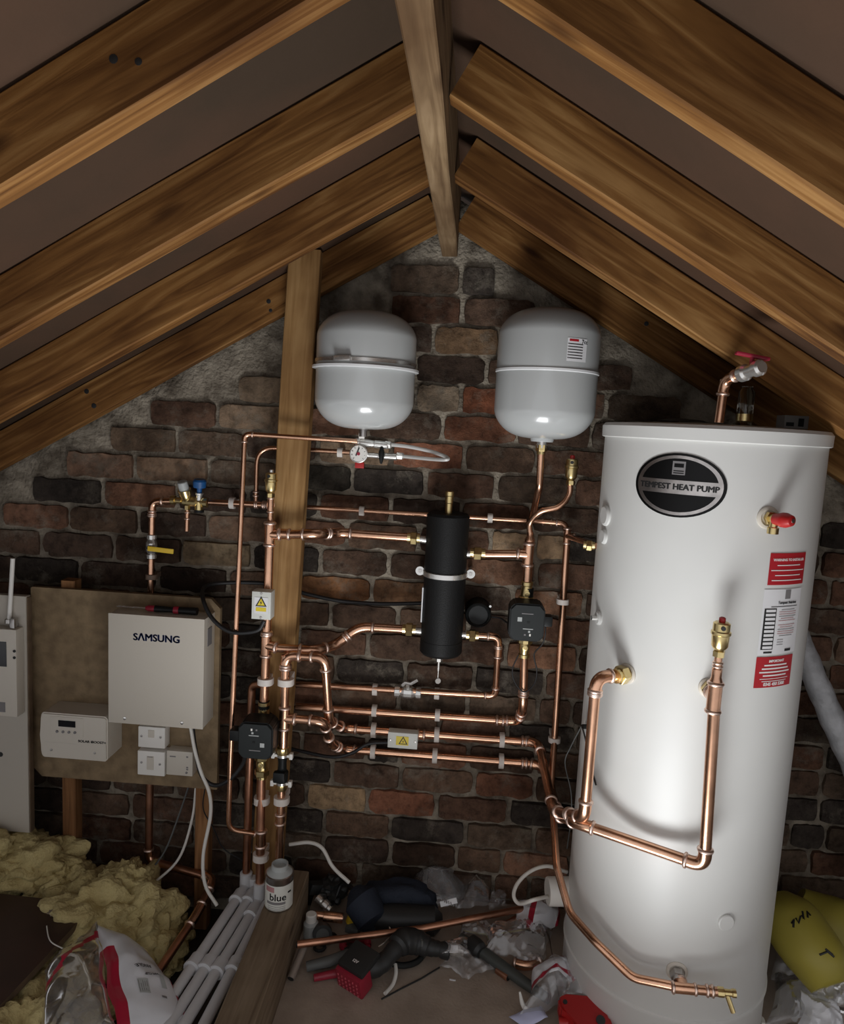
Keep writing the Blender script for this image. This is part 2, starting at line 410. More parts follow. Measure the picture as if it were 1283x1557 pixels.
def nut(parent, p, d, r, L=0.018, m=None, name='union_nut'):
    bm = B(); p = Vector(p); d = Vector(d).normalized()
    lathe(bm, [(r*1.45, -L/2), (r*1.6, -L/2+0.002), (r*1.6, L/2-0.002), (r*1.45, L/2)], p, d, 6)
    lathe(bm, [(r*1.2, -L*0.95), (r*1.2, L*0.95)], p, d, 14)
    return obj(name, bm, m or brass, parent, smooth=0.4)
def pipe(parent, pts, r, m=None, name='pipe', seg=14):
    bm = B(); tube(bm, pts, r, seg); return obj(name, bm, m or copper, parent, smooth=1.0)
def run(root, pts, r, corners='e', m=None, bendR=0.05):
    """a pipe along pts: 'e' soldered elbow, 'b' bent tube at each interior point"""
    pts = [Vector(p) for p in pts]; n = len(pts)
    if len(corners) == 1: corners = corners*(n-2)
    cur = [pts[0]]; bends = []
    def flush(end):
        c = cur+[end]; pipe(root, fillet(c, bendR) if len(c) > 2 else c, r, m)
    for i in range(1, n-1):
        if corners[i-1] == 'e':
            flush(pts[i]-(pts[i]-cur[-1]).normalized()*r*1.2); elbow(root, pts[i], pts[i-1], pts[i+1], r)
            cur = [pts[i]+(pts[i+1]-pts[i]).normalized()*r*1.2]
        else: cur.append(pts[i])
    flush(pts[-1])
def clip(parent, p, d, r, back, m=None, wdt=0.016):
    """plastic pipe clip: a rounded collar on a stem that reaches back to its wall plane"""
    p = Vector(p); d, a, b = frame(d, (0, 1, 0)); bm = B()
    # a = across, b = towards/away from the wall
    fy = Vector((0, 1, 0)); a = d.cross(fy).normalized()
    prof = []
    for k in range(9):
        an = math.pi*k/8; prof.append(a*math.cos(an)*r*1.75 - fy*math.sin(an)*r*1.45)
    dep = max(back-p.y, r*1.2)
    prof += [-a*r*1.75+fy*r*0.9, -a*r*0.8+fy*r*1.3, -a*r*0.8+fy*dep, a*r*0.8+fy*dep, a*r*0.8+fy*r*1.3, a*r*1.75+fy*r*0.9]
    prism(bm, [p+q-d*wdt/2 for q in prof], d*wdt)
    return obj('pipe_clip', bm, m or clip_plastic, parent, smooth=0.5)
def air_vent(label, p, s=1.0, red=True, up=(0, 0, 1), capm=None):
    """brass automatic air vent; p is the foot of its nut"""
    t = thing('air_vent', label, 'air vent', 'brass air vents'); d = Vector(up).normalized(); p = Vector(p)
    bm = B(); lathe(bm, [(0.008*s, 0), (0.013*s, 0.002), (0.013*s, 0.014*s), (0.009*s, 0.016*s)], p, d, 6); obj('nut', bm, brass, t, smooth=0.4)
    bm = B(); lathe(bm, [(0.008*s, 0.014*s), (0.014*s, 0.02*s), (0.0175*s, 0.026*s), (0.0185*s, 0.05*s), (0.021*s, 0.052*s), (0.021*s, 0.058*s), (0.018*s, 0.060*s), (0.018*s, 0.076*s), (0.014*s, 0.079*s)], p, d, 20); obj('body', bm, brass, t)
    bm = B(); lathe(bm, [(0.006*s, 0.077*s), (0.007*s, 0.08*s), (0.007*s, 0.088*s), (0.004*s, 0.09*s)], p, d, 12); obj('cap', bm, capm or (red_plastic if red else chrome), t)
    bm = B(); lathe(bm, [(0.005*s, 0.0), (0.005*s, 0.021*s)], p+d*0.069*s, (-0.15, -1, 0), 10); obj('vent_port', bm, ink_black, t)
    return t

# ================================================================== THE SETTING
D = 2.28                       # face of the gable wall
XR = -0.084                    # ridge line
SL = 0.575                     # roof pitch (tan)
ZA = CZ+0.60                   # where the rafter undersides meet
def rz(x): return ZA - SL*abs(x-XR)
def struct(o): o['kind'] = 'structure'; return o

# --- roof: boarded underside with the rafters as its parts
RV = 0.123; YB = -0.30; XL = 3.45; YS = 0.53     # boarding stops here; unseen bay over the hatch left open to add sky light
bm = B()
def roofslab(sgn):
    x1 = XR+sgn*XL
    a = Vector((XR, 0, ZA+RV)); b = Vector((x1, 0, ZA+RV-SL*XL)); t = Vector((0, 0, 0.03))
    prism(bm, [Vector((p.x, YS, p.z)) for p in (a, b, b+t, a+t)], (0, D+0.1-YS, 0))
roofslab(-1); roofslab(1)
ceiling = struct(obj('ceiling', bm, sark, smooth=0))
ceiling['label'] = 'dark brown boarded underside of the pitched roof'
cosr = math.cos(math.atan(SL)); hp = RV*cosr
ynear = [2.18, 1.757, 1.348, 0.945, 0.54, 0.135, -0.27]
for k, yn in enumerate(ynear):
    for sgn in (-1, 1):
        d = Vector((sgn*1.0, 0, -SL)).normalized(); up = Vector((sgn*SL, 0, 1)).normalized()
        p0 = Vector((XR+sgn*0.018, yn+0.0225, rz(XR+0.018)))+up*hp/2
        r_ = beam('rafter', p0, p0+d*(XL-0.06)/cosr, 0.045, hp-0.004, rafter_wood, ceiling, up=up, warp=0.003)
        if k < 4: r_['label'] = ('left' if sgn < 0 else 'right')+' hand rafter, '+('against the brick gable', 'second from the gable', 'third from the gable', 'fourth from the gable')[k]
rb = beam('ridge_board', (XR+0.003, 2.24, CZ+0.52+0.10), (XR-0.026, YB, CZ+0.52+0.10), 0.048, 0.20, ridge_wood, ceiling, warp=0.003)
rb['label'] = 'ridge board running along the top of the roof'

# --- gable wall: mortar backing + every brick a part
bm = B(); nx = 170; nz = 90
g = []
for i in range(nx+1):
    x = -3.0+6.0*i/nx; row = []
    zt = rz(x)+RV-0.01
    for j in range(nz+1):
        z = -0.15+(zt+0.15)*j/nz
        y = D+0.006+0.006*noise.fractal(Vector((x*9, z*9, 0)), 0.8, 2.0, 4)
        row.append(bm.verts.new((x, y, z)))
    g.append(row)
for i in range(nx):
    for j in range(nz): bm.faces.new((g[i][j], g[i+1][j], g[i+1][j+1], g[i][j+1]))
wall = struct(obj('wall_back', bm, mortar)); wall['label'] = 'old soot-stained brick gable wall'

NX, NZ = 12, 7
def brick_mesh(seed):
    bm = B(); rnd = random.Random(seed); g = []
    for i in range(NX):
        row = []
        for j in range(NZ):
            # unit brick in x,z; edges worn round
            def ax(k, n):
                return [-0.5, -0.5+0.022, *[-0.5+0.022+(1-0.044)*q/(n-3) for q in range(1, n-3)], 0.5-0.022, 0.5][k]
            x = ax(i, NX); z = ax(j, NZ)*1.0
            ei = i in (0, NX-1); ej = j in (0, NZ-1); e1 = i in (1, NX-2); f1 = j in (1, NZ-2)
            if j in (1, NZ-2): z *= 0.97
            y = 0.0
            if ei or ej: y = 0.035
            elif e1 and f1: y = 0.006
            y += rnd.uniform(-0.0026, 0.0026) if not (ei or ej) else 0
            jx = 0.022*noise.noise(Vector((seed*3.3, j*0.9, 1.0)))*(1 if i < NX/2 else -1)
            jz = 0.085*noise.noise(Vector((seed*1.7, i*0.75, 5.0+(j > NZ/2)*3)))-(0.03 if j > NZ/2 else -0.03)*max(0, noise.noise(Vector((seed*5.1, i*0.45, 9.0))))*2
            if (ei or e1) and (ej or f1): x *= 0.975; z *= 0.92
            row.append(bm.verts.new((x+jx, y, z+(jz if (ej or f1) else 0))))
        g.append(row)
    for i in range(NX-1):
        for j in range(NZ-1): bm.faces.new((g[i][j], g[i+1][j], g[i+1][j+1], g[i][j+1]))
    me = bpy.data.meshes.new('brick'); bmesh.ops.recalc_face_normals(bm, faces=bm.faces)
    bm.normal_update()
    if g and sum(f.normal.y for f in bm.faces) > 0: bmesh.ops.reverse_faces(bm, faces=bm.faces)
    bm.to_mesh(me); bm.free(); me.materials.append(brick_m); me.shade_smooth(); me.set_sharp_from_angle(angle=0.3)
    return me
BM = [brick_mesh(s) for s in range(10)]
ztop = at(700, 450, D).z; course = (ztop-at(700, 1324, D).z)/21.0; pitch = 0.229
JOINTS = [(331,634),(360,592),(165,669),(270,669),(372,669),(100,706),(206,706),(318,706),(46,745),(157,745),(270,750),(2,785),(106,785),(211,785),(316,790),
 (63,822),(174,822),(277,826),(383,830),(120,865),(240,870),(703,472),(658,520),(760,522),(740,567),(632,608),(700,610),(673,655),(483,688),(595,690),(535,737),(646,735),
 (594,778),(527,820),(487,858),(591,865),(565,895),(502,935),(605,937),(786,660),(898,660),(706,698),(815,700),(754,743),(872,745),(746,823),(815,828),(860,828),(815,870),(780,908),
 (504,1185),(609,1185),(466,1210),(558,1215),(663,1220),(493,1252),(593,1255),(721,1190),(813,1195),(774,1227),(707,1267),(812,1270),(762,1309),(694,1305),(769,993),(878,998),(721,1032),(828,1038)]
PALE = {(513,1212):(.30,.215,.13),(612,1222):(.22,.10,.062),(150,706):(.26,.165,.115),(255,706):(.25,.17,.115),(395,592):(.22,.165,.115),(390,634):(.22,.16,.11),(340,838):(.24,.185,.12),
 (775,825):(.36,.26,.165),(838,828):(.36,.26,.165),(740,605):(.21,.082,.045),(735,655):(.19,.085,.05),(545,690):(.26,.19,.13),(640,690):(.22,.10,.062),(505,900):(.25,.125,.06),(215,750):(.18,.095,.06),
 (810,1310):(.24,.135,.09),(770,1190):(.19,.095,.06),(665,610):(.30,.24,.175),(520,735):(.045,.04,.032),(690,567):(.06,.042,.032),(600,900):(.20,.115,.065),(220,668):(.14,.10,.07),(840,995):(.22,.12,.075),
 (320,668):(.10,.07,.05),(160,785):(.12,.08,.055),(830,520):(.18,.12,.07),(710,522):(.17,.11,.065),(800,870):(.15,.085,.055),(835,908):(.19,.105,.065)}
rows = {}
def rowof(z): return math.floor((ztop-z)/course)
for px, py in JOINTS:
    q = at(px, py, D); rows.setdefault(rowof(q.z), []).append(q.x)
pal = [(.092,.060,.043),(.115,.068,.047),(.068,.047,.036),(.14,.076,.050),(.10,.073,.053),(.050,.042,.036),(.14,.092,.064)]
rnd = random.Random(3); blist = []
for k in range(-5, 23):
    js = sorted(rows.get(k, []))
    if not js: js = [(-0.04 if k % 2 else 0.075)+rnd.uniform(-.02, .02)]
    full = [js[0]]
    for x in js[1:]:
        gap = x-full[-1]; m_ = max(1, round(gap/pitch))
        for q in range(1, m_+1): full.append(full[-1]+gap/m_ if q == 1 else full[-1]+gap/m_)
    while full[0] > -2.7: full.insert(0, full[0]-pitch*(0.5 if rnd.random() < .12 else 1)+rnd.uniform(-.006, .006))
    while full[-1] < 2.7: full.append(full[-1]+pitch*(0.5 if rnd.random() < .12 else 1)+rnd.uniform(-.006, .006))
    z1 = ztop-k*course; z0 = z1-course
    for a, b in zip(full, full[1:]):
        if max(abs(a-XR), abs(b-XR)) > 0 and z1 > min(rz(a), rz(b))+0.015: continue
        if z0 < -0.13: continue
        blist.append((a, b, z0, z1))
def colour(a, b, z0, z1):
    for (px, py), c in PALE.items():
        q = at(px, py, D)
        if a < q.x < b and z0 < q.z < z1: return c
    c = rnd.choice(pal); f = rnd.uniform(.8, 1.2); return tuple(v*f for v in c)
inview = [b for b in blist if -1.62 < (b[0]+b[1])/2 < 1.42]
inview = inview[:300]; rest = [b for b in blist if b not in inview]
print('BRICKS', len(inview), len(rest))
for i, (a, b, z0, z1) in enumerate(inview):
    o = link('brick', BM[i*7 % 10], wall)
    gx = rnd.uniform(.004, .010); gz = rnd.uniform(.004, .010)
    o.location = ((a+b)/2, D-0.006+rnd.uniform(-.004, .0035), (z0+z1)/2); o.scale = (b-a-gx, 1, z1-z0-gz)
    o.rotation_euler = (rnd.uniform(-.02, .02), rnd.uniform(-.008, .008), rnd.uniform(-.012, .012))
    o.color = (*colour(a, b, z0, z1), 1)
bm = B()
for a, b, z0, z1 in rest: boxb(bm, (a+.005, D-.004, z0+.005), (b-.005, D+.03, z1-.005), .003)
o = obj('brick_courses', bm, brick_m, wall); o['kind'] = 'stuff'; o.color = (.11, .068, .046, 1)

# --- floor: dark ceiling-joist void, chipboard panels, hatch
bm = B()
for x0, x1, y0, y1 in ((-3.5, HX0, YB, 2.4), (HX1, 3.4, YB, 2.4), (HX0, HX1, YB, HY0), (HX0, HX1, HY1, 2.4)):
    boxb(bm, (x0, y0, -0.16), (x1, y1, -0.13))
floor = struct(obj('floor', bm, subfloor, smooth=0)); floor['label'] = 'dark void between the ceiling joists'
for x0, x1, y0, y1 in ((-0.424, 0.360, HY1+.035, 2.27), (0.362, 1.60, HY1+.035, 2.27), (1.602, 3.3, HY1+.035, 2.27), (-0.424, HX0-.032, YB, HY1+.033), (HX1+.032, 3.3, YB, HY1+.033), (HX0-.03, HX1+.03, YB, HY0-.032)):
    bm = B(); boxb(bm, (x0, y0, -0.022), (x1, y1, 0.0), .0015); obj('floor_board', bm, chip_floor, floor, smooth=0)
for i, (x0, x1, y0, y1) in enumerate(((HX0-.03, HX0, HY0-.03, HY1+.03), (HX1, HX1+.03, HY0-.03, HY1+.03), (HX0, HX1, HY0-.03, HY0), (HX0, HX1, HY1, HY1+.03))):
    bm = B(); boxb(bm, (x0, y0, -0.16), (x1, y1, 0.004), .002); struct(obj('trim_%d' % (i+1), bm, joist_wood, smooth=0))
# timber the floor stops against, lying proud of the boards
jb = beam('timber_joist', (-0.473, 0.2, 0.012), (-0.473, 2.125, 0.012), 0.098, 0.284, joist_wood, warp=0.003)
tag(jb, 'long grey-brown floor joist the paint tin stands on', 'joist')
# post in front of the gable
a = at(461, 410, 2.15); b = at(438, 1290, 2.15)
pst = beam('timber_post', (a.x-0.062, 2.1525, 0.0), (a.x+0.006, 2.1525, 2.10), 0.045, 0.096, post_wood, up=(1, 0, 0), warp=0.002)
tag(pst, 'upright pale timber post between the two sides of the pipework', 'post')


# nail heads and knots driven into the rafter faces
for px, py, Y, r_ in ((171, 88, .9425, .006), (209, 92, .9425, .005), (408, 458, 2.177, .007), (411, 472, 2.177, .006), (131, 595, 2.177, .008), (142, 617, 2.177, .008), (983, 492, 2.177, .007)):
    bm = B(); lathe(bm, [(r_, .004), (r_, .0022), (r_*.6, .0018), (0, .0018)], at(px, py, Y), (0, 1, 0), 10); obj('nail', bm, ink_black, ceiling)
for px, py in ((439, 444), (469, 432)):
    q = at(px, py, 2.128); bm = B(); tube(bm, [q+Vector((0, .01, 0)), q+Vector((.002, -.012, .004)), q+Vector((.016, -.02, .012))], .0025, 8)
    nl = obj('nail', bm, steel, pst); nl.matrix_parent_inverse = pst.matrix_local.inverted()

# ================================================================== HOT WATER CYLINDER
def tmap(px, py):
    p = attank(px, py); return math.atan2(p.y-TY, p.x-TX), p.z
def tpt(th, z, off=0.0): return Vector((TX+(TR+off)*math.cos(th), TY+(TR+off)*math.sin(th), z))
tank = thing('hot_water_cylinder', 'tall white hot water cylinder with an oval black badge', 'water cylinder')
ZT = CZ+0.035
bm = B(); lathe(bm, [(TR*0.985, 0.0), (TR, 0.012), (TR, ZT-0.03)], (TX, TY, 0), (0, 0, 1), 96); obj('body', bm, tankwhite, tank, smooth=0.5)
bm = B(); lathe(bm, [(TR+0.003, -0.034), (TR+0.0075, -0.032), (TR+0.0085, -0.004), (TR+0.002, 0.004), (TR*0.6, 0.010), (0.001, 0.012)], (TX, TY, ZT), (0, 0, 1), 96)
obj('lid', bm, tankwhite, tank, smooth=0.5)['label'] = 'flat cream lid with a turned-down rim'
bm = B(); lathe(bm, [(TR+0.0005, 0.140), (TR+0.004, 0.142), (TR+0.004, 0.147), (TR+0.0005, 0.150)], (TX, TY, 0), (0, 0, 1), 96); obj('base_seam', bm, tankwhite, tank)
def patch(pxy, wd, ht, m, off=0.0012, name='label_sheet', shear=0.0, parent=None, n=12, ell=False, hole=None):
    """a sheet stuck to the cylinder: centre pixel, width along the surface, height"""
    th, z = pxy
    bm = B()
    if ell:
        N = 48; outer = [bm.verts.new(tpt(th+wd/2*math.cos(2*math.pi*k/N)/TR, z+ht/2*math.sin(2*math.pi*k/N), off)) for k in range(N)]
        if hole:
            inner = [bm.verts.new(tpt(th+wd/2*hole*math.cos(2*math.pi*k/N)/TR, z+ht/2*hole*math.sin(2*math.pi*k/N), off)) for k in range(N)]
            for k in range(N): bm.faces.new((outer[k], outer[(k+1) % N], inner[(k+1) % N], inner[k]))
        else:
            # rows keep the oval on the curve of the cylinder
            bm.free(); bm = B(); cols = []
            for i in range(25):
                u = math.cos(math.pi*(1-i/24)); h_ = max(1e-4, math.sqrt(max(0, 1-u*u)))
                cols.append((bm.verts.new(tpt(th+wd/2*u/TR, z-ht/2*h_, off)), bm.verts.new(tpt(th+wd/2*u/TR, z+ht/2*h_, off))))
            for a, b in zip(cols, cols[1:]): bm.faces.new((a[0], b[0], b[1], a[1]))
    else:
        cols = []
        for i in range(n+1):
            u = -0.5+i/n; cols.append([bm.verts.new(tpt(th+(u*wd+shear*v*ht)/TR, z+v*ht, off)) for v in (-0.5, 0.5)])
        for a, b in zip(cols, cols[1:]): bm.faces.new((a[0], b[0], b[1], a[1]))
    o = obj(name, bm, m, parent or tank, smooth=1.0)
    return o
def ttext(pxy, s, size, m, parent, bold=0.0, sx=1.0, off=0.002, fat=0.0):
    th, z = pxy; return lettering(parent, s, size, (0, 0, 0), (1, 0, 0), (0, 0, 1), m, bold, sx, fat=fat, fn=lambda x, y, e: tpt(th+x/TR, z+y, off+e*0.3))
# oval badge
bth, bz = tmap(1030, 738); bw = 0.218; bh = 0.152
bad = patch((bth, bz), bw, bh, badge_black, 0.002, 'badge', ell=True); bad['label'] = 'oval black and silver name badge'
patch((bth, bz), bw*0.93, bh*0.93, brushed, 0.0026, 'badge_ring', ell=True, hole=0.90, parent=bad)
patch((bth, bz-0.004), bw*0.86, bh*0.215, brushed, 0.0028, 'badge_strip', parent=bad)
ttext((bth, bz-0.004), 'TEMPEST HEAT PUMP', 0.0195, ink_black, bad, sx=1.0, off=0.0034, fat=.0011)
patch((bth, bz+0.041), 0.030, 0.032, ink_grey, 0.0026, 'badge_emblem', parent=bad)
patch((bth, bz+0.047), 0.022, 0.009, badge_black, 0.003, 'badge_emblem', parent=bad)
for q in (0.034, 0.029): patch((bth, bz+q), 0.024, 0.0022, badge_black, 0.003, 'badge_emblem', parent=bad)
# labels
def lbl(c, wd, ht, m, lab):
    o = patch(c, wd, ht, m, 0.0012); o['label'] = lab; return o
t1 = tmap(1199, 865); t2 = tmap(1188, 945); t3 = tmap(1178, 1021)
l1 = lbl(t1, 0.118, 0.076, label_red, 'upper red warning label')
ttext((t1[0], t1[1]+0.022), 'WARNING TO INSTALLER', 0.0085, ink_white, l1, 0.0002)
for i, wd in enumerate((0.075, 0.106, 0.082, 0.098)): patch((t1[0], t1[1]+0.009-i*0.012), wd, 0.0022, ink_white, 0.0018, 'print_line', parent=l1)
l2 = lbl(t2, 0.122, 0.158, paper, 'white data label with a black table')
patch((t2[0]+0.01/TR, t2[1]+0.066), 0.018, 0.022, ink_grey, 0.0018, 'print_emblem', parent=l2)
ttext((t2[0]+0.012/TR, t2[1]+0.046), 'Tempest Stainless', 0.0085, ink_black, l2, 0.00025)
patch((t2[0]+0.005/TR, t2[1]+0.037), 0.086, 0.0016, ink_black, 0.0018, 'print_line', parent=l2)
patch((t2[0]-0.038/TR, t2[1]-0.017), 0.034, 0.100, ink_black, 0.0018, 'print_table', parent=l2)
for i in range(10): patch((t2[0]-0.037/TR, t2[1]+0.0275-i*0.0099), 0.027, 0.0062, paper, 0.0022, 'table_cell', parent=l2)
for i in range(13):
    if i != 6: patch((t2[0]+0.017/TR, t2[1]+0.029-i*0.0053), 0.058 if i % 4 else 0.045, 0.0014, ink_pink if i % 3 else ink_grey, 0.0018, 'print_line', parent=l2)
for i in range(3): patch((t2[0]+0.0/TR, t2[1]-0.044-i*0.006), 0.020, 0.0013, ink_grey, 0.0018, 'print_line', parent=l2)
patch((t2[0]-0.034/TR, t2[1]-0.074), 0.024, 0.004, ink_black, 0.0018, 'print_line', parent=l2); patch((t2[0]+0.030/TR, t2[1]-0.071), 0.022, 0.006, ink_black, 0.0018, 'print_line', parent=l2)
l3 = lbl(t3, 0.118, 0.076, label_red, 'lower red label with a phone number')
ttext((t3[0], t3[1]+0.027), 'IMPORTANT', 0.0085, ink_white, l3, 0.0003)
for i, wd in enumerate((0.072, 0.084, 0.096, 0.074)): patch((t3[0], t3[1]+0.017-i*0.0085), wd, 0.0036, ink_white, 0.0018, 'print_line', parent=l3)
for i, wd in enumerate((0.090, 0.078)): patch((t3[0], t3[1]-0.0165-i*0.006), wd, 0.0016, ink_white, 0.0018, 'print_line', parent=l3)
ttext((t3[0], t3[1]-0.030), '0345 450 5300', 0.011, ink_white, l3, 0.0004)
# ports, cap, boss plates
def rosette(p, r, name='port_collar', m=tankwhite):
    n = tnorm(p); bm = B(); lathe(bm, [(r, -0.002), (r, 0.002), (r*0.9, 0.004), (r*0.72, 0.0045), (r*0.6, 0.001)], p, n, 32); return obj(name, bm, m, tank)
pA = attank(953, 1024); pB = attank(1078, 1046); pC = attank(1167, 787); pD = attank(1029, 1477)
for p, r in ((pA, 0.026), (pB, 0.025), (pC, 0.027), (pD, 0.026)): rosette(p, r, m=cream_plastic)
pp = attank(1103, 1402); n = tnorm(pp); bm = B(); lathe(bm, [(0.0215, -0.001), (0.0215, 0.004), (0.019, 0.006), (0.0, 0.0062)], pp, n, 32); obj('blanking_cap', bm, tankwhite, tank)
for px, py, r in ((911, 783, 0.028), (910, 815, 0.020), (900, 937, 0.019), (884, 1101, 0.022)):
    p = attank(px, py) if px > 910 else None
    th = math.radians(191 if py < 900 else 193); z = at(px, py, TY-0.05).z
    p = tpt(th, z); bm = B(); lathe(bm, [(r, -0.003), (r, 0.004), (r*0.8, 0.008)], p, tnorm(p), 24); obj('sensor_plate', bm, tankwhite, tank)
    if py in (937, 1101):
        bm = B(); lathe(bm, [(0.007, 0), (0.007, 0.022)], p, tnorm(p), 8); obj('sensor_boss', bm, chrome if py == 937 else black_plastic, tank)
# immersion heater cover on the left flank
pi = at(838, 1353, 1.98); pi = Vector((TX-0.268, TY+0.035, pi.z)); n = tnorm(pi); n = Vector((-1, -0.12, 0.0)).normalized()
bm = B(); lathe(bm, [(0.040, -0.015), (0.040, 0.062), (0.038, 0.066), (0.0, 0.067)], pi, n, 36); obj('immersion_cover', bm, white_plastic, tank)['label'] = 'round white immersion heater cover'

# temperature and pressure relief valve
t = thing('relief_valve', 'brass relief valve with red cap on the upper right of cylinder', 'valve'); n = tnorm(pC)
bm = B(); lathe(bm, [(0.011, 0.002), (0.011, 0.03)], pC, n, 16); lathe(bm, [(0.016, 0.008), (0.016, 0.018)], pC, n, 6); obj('body', bm, brass, t, smooth=0.4)
n2 = (n+Vector((0.35, 0, 0.05))).normalized()
bm = B(); lathe(bm, [(0.013, 0.0), (0.014, 0.01), (0.017, 0.02), (0.017, 0.03), (0.012, 0.044), (0.006, 0.046)], pC+n*0.026, n2, 20); obj('cap', bm, red_plastic, t)
bm = B(); lathe(bm, [(0.005, 0.0), (0.005, 0.0475)], pC+n*0.026, n2, 12); obj('cap_screw', bm, steel, t)
bm = B(); lathe(bm, [(0.009, 0), (0.009, 0.018), (0.0125, 0.02), (0.0125, 0.034), (0.009, 0.0345), (0.0088, 0.026)], pC+n*0.024, (0, 0, -1), 16); obj('outlet', bm, brass, t)

# things on the lid
t = thing('pipe_offcut', 'copper offcut with elbow and red-handled valve standing on cylinder lid', 'pipe')
zl = ZT+0.012; a = at(1093, 640, 1.73); a.z = zl; b = at(1102, 577, 1.73)
elb = a.lerp(b, 1.0); c = at(1158, 558, 1.62)
pipe(t, [a, elb], 0.011, copper); elbow(t, elb, a, c, 0.011); dd = (c-elb).normalized()
pipe(t, [elb+dd*0.02, c], 0.009, copper)
bm = B(); lathe(bm, [(0.013, 0.05), (0.019, 0.055), (0.019, 0.07), (0.014, 0.075), (0.014, 0.095), (0.018, 0.10), (0.018, 0.115), (0.013, 0.12)], elb, dd, 16); obj('valve_body', bm, chrome, t)
hv = elb+dd*0.085
bm = B(); box(bm, hv+Vector((0, 0, 0.032)), (0.075, 0.016, 0.008), 0.003, Matrix.Rotation(0.15, 4, 'Y')); lathe(bm, [(0.005, 0.0), (0.005, 0.032)], hv, (0, 0, 1), 10); obj('lever', bm, red_dark, t)
a = at(1131, 640, 1.90); a.z = zl
t = thing('glass_jar', 'tall clear tube with a brass band standing on cylinder lid', 'jar')
bm = B(); lathe(bm, [(0.018, 0.0), (0.020, 0.004), (0.020, 0.085), (0.014, 0.095), (0.014, 0.10)], a, (0, 0, 1), 24); obj('body', bm, glass_m, t)
bm = B(); lathe(bm, [(0.0205, 0.012), (0.0205, 0.03)], a, (0, 0, 1), 24); obj('band', bm, brass, t)
a = at(1204, 643, 1.96); a.z = zl
t = thing('carton', 'small white carton with printed panel lying on cylinder lid', 'carton')
bm = B(); box(bm, a+Vector((0, 0, 0.017)), (0.062, 0.05, 0.034), 0.001); obj('box', bm, mat('carton', (0.30, 0.28, 0.26), 0.7), t, smooth=0)
for dx, wd in ((0.012, 0.014), (-0.016, 0.02)):
    bm = B(); boxb(bm, a+Vector((dx-wd/2, -0.0258, 0.006)), a+Vector((dx+wd/2, -0.0248, 0.027 if dx > 0 else 0.016))); obj('print', bm, ink_black, t, smooth=0)
t = thing('paper_scrap', 'flat scrap of packaging on the left of the cylinder lid', 'paper')
bm = B(); a = at(1040, 642, 2.0); a.z = zl; crumple(bm, [a+Vector((-.06, -.03, 0.004)), a+Vector((.06, -.03, 0.004)), a+Vector((.06, .05, 0.004)), a+Vector((-.06, .05, 0.004))], 0.006, 0.003, 20, 3, 10); obj('sheet', bm, tool_grey, t)

# ================================================================== EXPANSION VESSELS
def vessel(px, py0, py1, seam, label, Y=2.118, r=0.146, rim=0.010):
    t = thing('expansion_vessel', label, 'expansion vessel', 'grey expansion vessels')
    top = at(px, py0, Y); bot = at(px, py1, Y); zs = at(px, seam, Y).z
    ax = Vector(((top.x+bot.x)/2, Y, 0)); h0 = bot.z; h1 = top.z
    def dome(zf, zt, up):
        out = []
        for k in range(13):
            an = math.pi/2*k/12; out.append((r*math.cos(an)**0.62, zf+(zt-zf)*math.sin(an)**1.25))
        return out
    up = dome(h1-0.075, h1, True); dn = dome(h0+0.082, h0, False)
    bm = B(); lathe(bm, [(r, zs)]+up, ax, (0, 0, 1), 64); obj('upper_shell', bm, vesselgrey, t)
    bm = B(); lathe(bm, dn[::-1]+[(r, zs)], ax, (0, 0, 1), 64); obj('lower_shell', bm, vesselgrey, t)
    bm = B(); lathe(bm, [(r, zs-0.005), (r+rim, zs-0.003), (r+rim, zs+0.003), (r, zs+0.005)], ax, (0, 0, 1), 64); obj('seam_rim', bm, vesselrim, t)
    return t, ax, h0, zs
v1, ax1, hb1, zs1 = vessel(556, 474, 653, 562, 'left grey vessel held by a steel band, above the gauge', rim=0.011)
bm = B(); lathe(bm, [(0.1465, zs1+0.012), (0.149, zs1+0.0125), (0.149, zs1+0.022), (0.1465, zs1+0.0225)], ax1, (0, 0, 1), 64); obj('fixing_band', bm, chrome, v1)
bm = B(); box(bm, ax1+Vector((-0.045, -0.146, zs1+0.0175)), (0.05, 0.012, 0.014), 0.002, Matrix.Rotation(-0.29, 4, 'Z')); obj('band_clamp', bm, chrome, v1)
bm = B(); box(bm, ax1+Vector((0, 0.154, zs1+0.02)), (0.10, 0.014, 0.05), 0.002); obj('wall_bracket', bm, steel, v1)
bm = B(); lathe(bm, [(0.012, -0.022), (0.012, 0.004)], ax1+Vector((0, 0, hb1)), (0, 0, 1), 16); obj('spigot', bm, steel, v1)
v2, ax2, hb2, zs2 = vessel(831, 470, 668, 567, 'right grey vessel with a printed label, above copper pipe', rim=0.003)
bm = B(); box(bm, ax2+Vector((0, 0.152, zs2+0.05)), (0.08, 0.02, 0.12), 0.002); obj('wall_bracket', bm, steel, v2)
bm = B(); lathe(bm, [(0.032, -0.008), (0.034, -0.003), (0.034, 0.012)], ax2+Vector((0, 0, hb2)), (0, 0, 1), 32); obj('spigot_flange', bm, vesselgrey, v2)
def vpt(u, z, off=0.001): return Vector((ax2.x+(0.146+off)*math.sin(u/0.146), ax2.y-(0.146+off)*math.cos(u/0.146), z))
lz = at(868, 532, 1.99).z; lu = 0.066
def vpatch(u, z, wd, ht, m, name, parent, off=0.001):
    bm = B(); cs = [[bm.verts.new(vpt(u+wd*(i/6-0.5), z+q*ht, off)) for q in (-0.5, 0.5)] for i in range(7)]
    for a, b in zip(cs, cs[1:]): bm.faces.new((a[0], b[0], b[1], a[1]))
    return obj(name, bm, m, parent, smooth=1.0)
